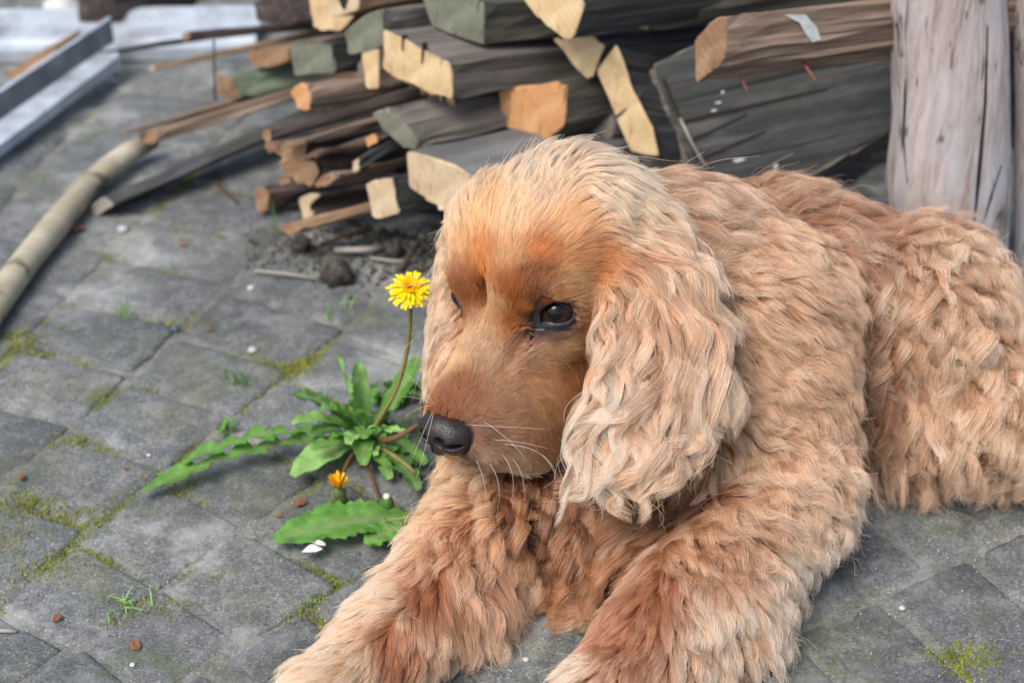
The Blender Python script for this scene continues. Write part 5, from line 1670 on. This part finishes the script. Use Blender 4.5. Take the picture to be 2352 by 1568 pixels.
for j in range(1, NP):
    t = tt[j]
    d = curC * (1 - lift * .8 * (1 - t)) + curN * lift * (1.25 * (1 - t) ** 1.5 - .05) + np.array([0, 0, -1.0]) * longf * .35 * t
    d /= np.linalg.norm(d, axis=1, keepdims=True)
    GP[:, j] = GP[:, j - 1] + d * (gl / (NP - 1))[:, None]
    clr = np.minimum(.0012 + longf[:, 0] * .006 * math.sin(math.pi * min(t * 1.1, 1)) + .10 * gl * t * lift[:, 0], .02)
    if j % 2 == 1:
        D = sdf(GP[:, j])
        push = np.clip(clr - D, 0, .02)
        s = np.nonzero(push > 0)[0]
        if len(s):
            nn = sdf_n(GP[s, j], .002)
            GP[s, j] += nn * push[s][:, None]
            curC[s] -= (curC[s] * nn).sum(1, keepdims=True) * nn * .7
            curC[s] /= np.linalg.norm(curC[s], axis=1, keepdims=True) + 1e-9
    GP[:, j, 2] = np.maximum(GP[:, j, 2], .003)
# waves: partly one coherent field per coat area (bands that run across neighbouring locks), partly each lock's own
FLOW = dict(body=.75 * _rt - .5 * _up, chest=-_up, thigh=.5 * _rt - .75 * _up, legl=.55 * _rt - .8 * _up, legr=-.4 * _rt - .9 * _up, head=_rt, earl=_ec[4] - _ec[0], earr=_f3 - _f1)
FWL = dict(body=.040, chest=.026, thigh=.036, legl=.032, legr=.032, head=.035, earl=.034, earr=.024)
COH = dict(body=.4, chest=.2, thigh=.28, legl=.4, legr=.4, head=.6, earl=.68, earr=.5)
ph = 4.0 * vnoise(RX, 24.0)[:, 0] + .5 * rng.standard_normal(NG)
wl = gp[:, 3] * (1 + .35 * vnoise(RX, 9)[:, 2] + .2 * rng.standard_normal(NG)).clip(.6, 1.8)
amp = gp[:, 2] * (1 + .45 * vnoise(RX, 14)[:, 1] + .3 * rng.standard_normal(NG)).clip(.25, 2.0)
s_ = gl[:, None] * tt[None]
env = np.clip(tt * 1.6, 0, 1)[None] ** 1.1
A = 2 * np.pi * s_ / wl[:, None] + ph[:, None]
fl_ = np.stack([FLOW[g] / np.linalg.norm(FLOW[g]) for g in GRP])[RG]
fw_ = np.array([FWL[g] for g in GRP])[RG]; co_ = np.array([COH[g] for g in GRP])[RG]
B_ = 2 * np.pi * (GP * fl_[:, None]).sum(2) / fw_[:, None] + 3.0 * vnoise(GP.reshape(-1, 3), 13)[:, 0].reshape(NG, NP) + 1.2 * vnoise(GP.reshape(-1, 3), 40)[:, 1].reshape(NG, NP)
own = 1 - co_
GP += (amp[:, None] * env * (own[:, None] * (np.sin(A) - np.sin(A[:, :1])) + 1.15 * co_[:, None] * np.sin(B_)))[..., None] * side[:, None]
GP += (amp[:, None] * env * (own[:, None] * (np.cos(A) - np.cos(A[:, :1])) + .8 * co_[:, None] * np.cos(B_)) * .6)[..., None] * RN[:, None]
GP[:, :, 2] = np.maximum(GP[:, :, 2], .0025)
D = sdf(GP[:, 1:].reshape(-1, 3)).reshape(NG, NP - 1)
s = np.argwhere(D < .0006)
if len(s):
    pts = GP[s[:, 0], s[:, 1] + 1]
    GP[s[:, 0], s[:, 1] + 1] = pts + sdf_n(pts, .002) * (.0008 - D[s[:, 0], s[:, 1]])[:, None]

# hairs
HX, HN, HG = sample(dens_child)
NH = len(HX)
print('hairs', NH)
hd, hp, hcr, hct = field(HX, HG)
near = np.zeros(NH, int)
for g in range(len(GRP)):
    gi = np.nonzero(RG == g)[0]; hi = np.nonzero(HG == g)[0]
    if len(hi) == 0: continue
    kd = KDTree(len(gi))
    for n_, i in enumerate(gi): kd.insert(RX[i], n_)
    kd.balance()
    near[hi] = gi[[kd.find(HX[i])[1] for i in hi]]
off = HX - RX[near]
lf = np.clip((hp[:, 0] - .012) / .02, 0, 1)
clump = (.14 + .48 * lf) * rng.uniform(.5, 1.25, NH)
stray = rng.random(NH) < (.010 + .004 * lf)
clump *= np.array([dict(chest=1.12, thigh=1.0, earl=1.15, earr=1.1, body=.64, legl=.80, legr=.78).get(g, 1.0) for g in GRP])[HG]
clump = np.clip(clump, 0, .93)
clump[stray] = -.25
hl = rng.uniform(.72, 1.08, NH)
_soft = np.isin(HG, [GRP.index(g) for g in ('body', 'legl', 'legr', 'thigh')])
hl[_soft] = rng.uniform(.58, 1.12, _soft.sum())
gcol = rng.standard_normal((NG, 1)) * np.array([dict(earl=.17, earr=.17, chest=.16, head=.12).get(g, .08) for g in GRP])[RG][:, None]                      # each lock its own shade
ghue = rng.standard_normal((NG, 1))
hv = gcol[near] * (.4 + .8 * lf[:, None]) + .11 * rng.standard_normal((NH, 1))
hue = np.clip(.5 + .28 * ghue[near] + .25 * rng.standard_normal((NH, 1)), 0, 1) * lf[:, None]
GAIN = 1.74
WARM = s2l((190, 128, 78))
PALE = s2l((234, 220, 202))
fleck = (vnoise(HX, 170)[:, :1] * .55 + vnoise(HX, 420)[:, 1:2] * .45 + .28 * rng.standard_normal((NH, 1)) + np.array([dict(earl=1.0, earr=1.0, chest=.8, head=.6, thigh=.75).get(g, .55) for g in GRP])[HG][:, None] * rng.standard_normal((NG, 1))[near] * lf[:, None])
fleck = np.clip(.5 + .42 * fleck, 0, 1) * (.6 + .4 * lf[:, None])


def build_fur(name, sel, npts, mat, parent, r_root, r_tip):
    n = len(sel)
    if n == 0: return None
    ti = np.linspace(0, 1, npts)
    fi = ti * (NP - 1); i0 = np.minimum(fi.astype(int), NP - 2); fr = (fi - i0)[None, :, None]
    g = GP[near[sel]]
    gi = g[:, i0] * (1 - fr) + g[:, i0 + 1] * fr
    f = 1 - clump[sel][:, None] * (ti[None] ** .75)
    tw = (rng.standard_normal((n, 1, 3)) * np.where(_soft[sel], .0012, .0007)[:, None, None] + rng.standard_normal((n, 1, 3)) * .010 * stray[sel][:, None, None]) * (ti[None, :, None] ** 1.3)
    tw *= np.clip(hp[sel, 0] / .03, .1, 1)[:, None, None]
    pts = RX[near[sel]][:, None] + (gi - g[:, :1]) * hl[sel][:, None, None] + off[sel][:, None] * f[..., None] + tw
    fz = vnoise((pts * 1.0).reshape(-1, 3) + np.repeat(rng.random((n, 3)) * 3, npts, 0), 110).reshape(n, npts, 3)
    pts += fz * .00035 * (lf[sel][:, None, None]) * ti[None, :, None]
    pts[..., 2] = np.maximum(pts[..., 2], .001)
    cu = bpy.data.hair_curves.new(name)
    cu.add_curves([npts] * n)
    cu.attributes['position'].data.foreach_set('vector', pts.astype(np.float32).ravel())
    rad = (r_root * (1 - ti ** 1.5) + r_tip * ti ** 1.5)[None] * rng.uniform(.7, 1.25, (n, 1))
    ra = cu.attributes.get('radius') or cu.attributes.new('radius', 'FLOAT', 'POINT')
    ra.data.foreach_set('value', rad.astype(np.float32).ravel())
    k = np.clip((ti - .18) / .72, 0, 1); k = (k * k * (3 - 2 * k))[None, :, None]
    if npts < 9: k = ti[None, :, None] ** .6
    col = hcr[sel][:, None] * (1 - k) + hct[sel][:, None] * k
    h_ = hue[sel][:, None] * .3
    col = col * (1 - h_) + (WARM[None, None] * (col.mean(2, keepdims=True) / WARM.mean()) * .9) * h_
    a_ = fleck[sel][:, None]
    band = .12 * np.sin(ti[None, :, None] * 5 + 6.28 * rng.random((n, 1, 1))) * lf[sel][:, None, None]
    col = col * (.70 + .48 * a_ + band)
    pm = np.clip((a_ - .55) / .45, 0, 1) * .55 * lf[sel][:, None, None] * k
    col = col * (1 - pm) + PALE[None, None] * pm * np.clip(col.mean(2, keepdims=True) / .45, .55, 1.05)
    col = GAIN * col ** 1.16 * (np.array([.965, 1.0, 1.0]) * (1 - lf[sel]) [:, None, None] + np.array([.925, 1.005, 1.02]) * lf[sel][:, None, None]) * np.exp(hv[sel] * (.6 + .5 * (1 - lf[sel][:, None])))[:, None]
    lum_ = col @ np.array([.25, .65, .10])
    col = lum_[..., None] + (col - lum_[..., None]) * (.90 - .06 * lf[sel])[:, None, None]
    col = col / np.maximum(1, col.max(2, keepdims=True) / .88)
    ca = cu.attributes.new('fur_colour', 'FLOAT_COLOR', 'POINT')
    ca.data.foreach_set('color', np.concatenate([col, np.ones((n, npts, 1))], 2).astype(np.float32).ravel())
    cu.materials.append(mat)
    o = bpy.data.objects.new(name, cu)
    return link(o, parent)


fm = bpy.data.materials.new('dog_fur')
fm.use_nodes = True
ft = fm.node_tree; ft.nodes.clear()
fo = ft.nodes.new('ShaderNodeOutputMaterial')
fa = ft.nodes.new('ShaderNodeAttribute'); fa.attribute_name = 'fur_colour'
fh = ft.nodes.new('ShaderNodeBsdfHairPrincipled')
fh.model = 'CHIANG'
fh.parametrization = 'COLOR'
fh.inputs['Roughness'].default_value = .28
fh.inputs['Radial Roughness'].default_value = .55
fh.inputs['Coat'].default_value = .0
fh.inputs['Random Roughness'].default_value = .1
ft.links.new(fa.outputs['Color'], fh.inputs['Color'])
fd = ft.nodes.new('ShaderNodeBsdfDiffuse')
ft.links.new(fa.outputs['Color'], fd.inputs['Color'])
fx = ft.nodes.new('ShaderNodeMixShader'); fx.inputs[0].default_value = .5
ft.links.new(fh.outputs[0], fx.inputs[1]); ft.links.new(fd.outputs[0], fx.inputs[2])
ft.links.new(fx.outputs[0], fo.inputs['Surface'])

# ---- body mesh (one continuous surface) with the skin under the coat
dog = empty('dog', (.15, 1.12, 0))
tag(dog, 'golden cocker spaniel lying on the paving with drooping curly ears and sad eyes', 'dog')


def dchild(o):
    o.parent = dog
    o.matrix_parent_inverse = Matrix.Translation(-Vector((.15, 1.12, 0)))
    return o


sk = NT('dog_undercoat')
_c = sk.attr('fur_colour')
sk.set(_c, .8, .2)
_, _, scr, sct = field(V3, vgrp)
scol = scr * (.95 - .78 * np.clip((field(V3, vgrp)[1][:, :1] - .012) / .02, 0, 1))  # skin darkened under long fur, painting the shade between locks
nsd = nose_sdf((V3 - HO) @ HB.T)
scol = np.where((nsd < .003)[:, None], s2l((50, 44, 46)), scol)
eb = np.linalg.norm(V3 - EYE_L, axis=1) < .021
scol = np.where((eb & in_poly(to_px(V3), EYE_OUT))[:, None], s2l((58, 56, 62)), scol)
scol = np.where((np.linalg.norm(V3 - EYE_R, axis=1) < .0155)[:, None], s2l((52, 44, 42)), scol)
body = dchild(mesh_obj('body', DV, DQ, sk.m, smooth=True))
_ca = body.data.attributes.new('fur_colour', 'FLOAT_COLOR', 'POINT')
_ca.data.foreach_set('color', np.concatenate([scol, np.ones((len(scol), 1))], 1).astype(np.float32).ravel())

hlen = hp[:, 0]
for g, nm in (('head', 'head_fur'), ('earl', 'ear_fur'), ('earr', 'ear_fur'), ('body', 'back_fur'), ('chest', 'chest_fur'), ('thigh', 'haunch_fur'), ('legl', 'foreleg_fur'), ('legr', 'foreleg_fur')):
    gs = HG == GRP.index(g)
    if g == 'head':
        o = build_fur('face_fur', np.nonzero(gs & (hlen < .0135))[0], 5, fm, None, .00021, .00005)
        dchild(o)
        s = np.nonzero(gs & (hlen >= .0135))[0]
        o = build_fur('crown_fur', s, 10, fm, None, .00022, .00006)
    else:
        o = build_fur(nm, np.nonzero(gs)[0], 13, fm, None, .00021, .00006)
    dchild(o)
# ---- nose
nm_ = NT('nose_leather')
_p = nm_.geo()
_v = nm_.t.nodes.new('ShaderNodeTexVoronoi'); _v.inputs['Scale'].default_value = 900; nm_.l(_p, _v.inputs['Vector'])
_n = nm_.noise(_p, 60, 3)
nm_.set(nm_.ramp(_n, [(.3, (.012, .010, .011)), (.7, (.034, .028, .029))]), nm_.ramp(_n, [(.3, .26), (.7, .42)]), .45)
nm_.bump(_v.outputs['Distance'], .5, .0006)
dchild(mesh_obj('nose', NV, NQ, nm_.m, smooth=True))

# ---- eyes
def eye(center, gaze, rad, name='eye'):
    g = np.array(gaze, float); g /= np.linalg.norm(g)
    a = np.cross(g, [0, 0, 1]); a /= np.linalg.norm(a); b = np.cross(a, g)
    V, F, MI = [], [], []
    nr, ns = 26, 40
    for i in range(nr + 1):
        th = math.pi * i / nr
        if i < nr // 2: th = (i / (nr // 2)) ** 1.0 * math.pi / 2
        for j in range(ns):
            ph_ = 2 * math.pi * j / ns
            r = rad * (1 + .05 * math.exp(-(th / .45) ** 2))
            V.append(center + r * (math.cos(th) * g + math.sin(th) * (math.cos(ph_) * a + math.sin(ph_) * b)))
    for i in range(nr):
        for j in range(ns):
            F.append((i * ns + j, i * ns + (j + 1) % ns, (i + 1) * ns + (j + 1) % ns, (i + 1) * ns + j))
            th = math.pi * (i + .5) / nr
            MI.append(0 if th < .50 else 1 if th < 1.12 else 2)
    def shiny(nme, c, r=.06):
        k = NT(nme); k.set(c, .04, .35); k.b.inputs['Coat Weight'].default_value = .0; k.b.inputs['Coat Roughness'].default_value = .03
        return k.m
    ms = [shiny('eye_pupil', (.004, .003, .003)), shiny('eye_iris', (.024, .010, .006)), shiny('eye_white', (.12, .10, .10))]
    return dchild(mesh_obj(name, V, F, ms, smooth=True, mat_idx=MI))


eye(EYE_L, -ray(1277, 716) * .9 + np.array([-.10, 0, -.10]), EYE_RAD)
eye(EYE_R, HB[0] * .5 - HB[1] * .8, EYE_RAD)

# ---- eyelids: the bare dark rim between the fur and the eyeball
def resample(poly, n):
    p = np.array(poly + poly[:1], float)
    d = np.r_[0, np.cumsum(np.linalg.norm(np.diff(p, axis=0), axis=1))]
    t = np.linspace(0, d[-1], n, endpoint=False)
    return np.stack([np.interp(t, d, p[:, 0]), np.interp(t, d, p[:, 1])], 1)


def by_angle(poly, c, n):
    p = resample(poly, 400); a = np.arctan2(p[:, 1] - c[1], p[:, 0] - c[0])
    o = []
    for k in range(n):
        th = -math.pi + 2 * math.pi * k / n
        dd = np.abs((a - th + math.pi) % (2 * math.pi) - math.pi)
        o.append(p[np.argmin(dd)])
    o = np.array(o)
    for _ in range(2): o = (np.roll(o, 1, 0) + o * 2 + np.roll(o, -1, 0)) / 4
    return o


def hit_sphere(u, v, c, r):
    d = ray(u, v); oc = _cl - c
    b = oc.dot(d); q = b * b - (oc.dot(oc) - r * r)
    if q < 0: return _cl + d * (-b)
    return _cl + d * (-b - math.sqrt(q))


nL = 56
pin, pout = by_angle(EYE_IN, (1272, 718), nL), by_angle(EYE_OUT, (1272, 718), nL)
rings = []
for (f, kind) in ((-.08, 's0'), (0, 's'), (.16, 's2'), (.45, 'm'), (.75, 'm'), (1.0, 'o'), (1.12, 'u')):
    ring = []
    for a, b in zip(pin, pout):
        q = a + (b - a) * f
        S_ = hit_sphere(q[0], q[1], EYE_L, EYE_RAD * (1.0 if kind == 's0' else 1.05 if kind == 's' else 1.13))
        h_ = dog_bvh.ray_cast(Vector(_cl), Vector(ray(q[0], q[1])), 4)[0]
        Fp = np.array(h_) + ray(q[0], q[1]) * (-.0015 if kind != 'u' else .004)
        t = min(max((f - .16) / .75, 0), 1); t = t * t * (3 - 2 * t)
        if np.linalg.norm(Fp - EYE_L) > .034: Fp = S_ + (Fp - S_) / np.linalg.norm(Fp - S_) * .01
        ring.append(S_ if kind[0] == 's' else S_ * (1 - t) + Fp * t)
    rings.append(ring)
LV = [p for r in rings for p in r]
LF, LM = [], []
for i in range(len(rings) - 1):
    for j in range(nL):
        LF.append((i * nL + j, i * nL + (j + 1) % nL, (i + 1) * nL + (j + 1) % nL, (i + 1) * nL + j))
        LM.append(1 if i == 0 and pin[j][1] > 722 and 1250 < pin[j][0] < 1310 else 0)
lid = NT('eyelid_skin')
_p = lid.geo()
_n = lid.noise(_p, 260, 4)
lid.set(lid.ramp(_n, [(.3, (.014, .016, .021)), (.7, (.060, .070, .090))]), .38, .5)
lid.bump(_n, .5, .0006)
wet = NT('eyelid_wet_edge'); wet.set((.035, .035, .045), .08, .8)
dchild(mesh_obj('eyelid', LV, LF, [lid.m, wet.m], smooth=True, mat_idx=LM))

# ---- whiskers
def tube_strands(name, strands, mat, r0, r1, npts=9):
    n = len(strands)
    cu = bpy.data.hair_curves.new(name)
    cu.add_curves([npts] * n)
    pts = np.array([[np.array(a) * (1 - t) ** 2 + 2 * t * (1 - t) * np.array(b) + t * t * np.array(c) for t in np.linspace(0, 1, npts)] for a, b, c in strands])
    cu.attributes['position'].data.foreach_set('vector', pts.astype(np.float32).ravel())
    ra = cu.attributes.get('radius') or cu.attributes.new('radius', 'FLOAT', 'POINT')
    ra.data.foreach_set('value', np.tile(np.linspace(r0, r1, npts), n).astype(np.float32))
    cu.materials.append(mat)
    return link(bpy.data.objects.new(name, cu))


wm = NT('whisker'); wm.set((.80, .70, .60), .35, .5)
def onface(u, v):
    h_ = dog_bvh.ray_cast(Vector(_cl), Vector(ray(u, v)), 4)
    return np.array(h_[0]), np.linalg.norm(np.array(h_[0]) - _cl)
WH = [((1070, 975), (1160, 980), (1250, 985)), ((1130, 1010), (1190, 1010), (1260, 1030)), ((1150, 1020), (1260, 1020), (1283, 1100)), ((1240, 1040), (1300, 1090), (1262, 1160)),
      ((1090, 1050), (1120, 1100), (1115, 1170)), ((1120, 1060), (1160, 1100), (1140, 1190)), ((1150, 1040), (1190, 1080), (1175, 1150)), ((1175, 1050), (1210, 1090), (1205, 1150)),
      ((975, 1015), (955, 1030), (945, 1060)), ((985, 1040), (970, 1060), (955, 1100)), ((985, 900), (960, 880), (925, 850)), ((975, 915), (950, 905), (915, 912)), ((970, 930), (945, 935), (930, 960)),
      ((1260, 668), (1275, 650), (1300, 645)), ((1100, 960), (1180, 1010), (1210, 1060))]
st = []
for a, b, c in WH:
    try: pa, da = onface(*a)
    except Exception: pa, da = onface(1000, 930)
    st.append((pa, _cl + ray(*b) * (da - .012), _cl + ray(*c) * (da - .010)))
dchild(tube_strands('whiskers', st, wm.m, .00011, .00004, 12))
lash = NT('eyelash'); lash.set((.03, .02, .015), .5)
st = []
for k in range(26):
    a = pin[(int(nL * (.02 + .46 * k / 26))) % nL]
    q = hit_sphere(a[0], a[1], EYE_L, EYE_RAD * 1.1)
    o_ = (q - EYE_L) / np.linalg.norm(q - EYE_L)
    sgn = np.array([rnd.uniform(-.3, .5), -.2, -.4])
    st.append((q, q + o_ * .004, q + o_ * .006 + sgn * .006))
dchild(tube_strands('eyelashes', st, lash.m, .00016, .00004, 6))
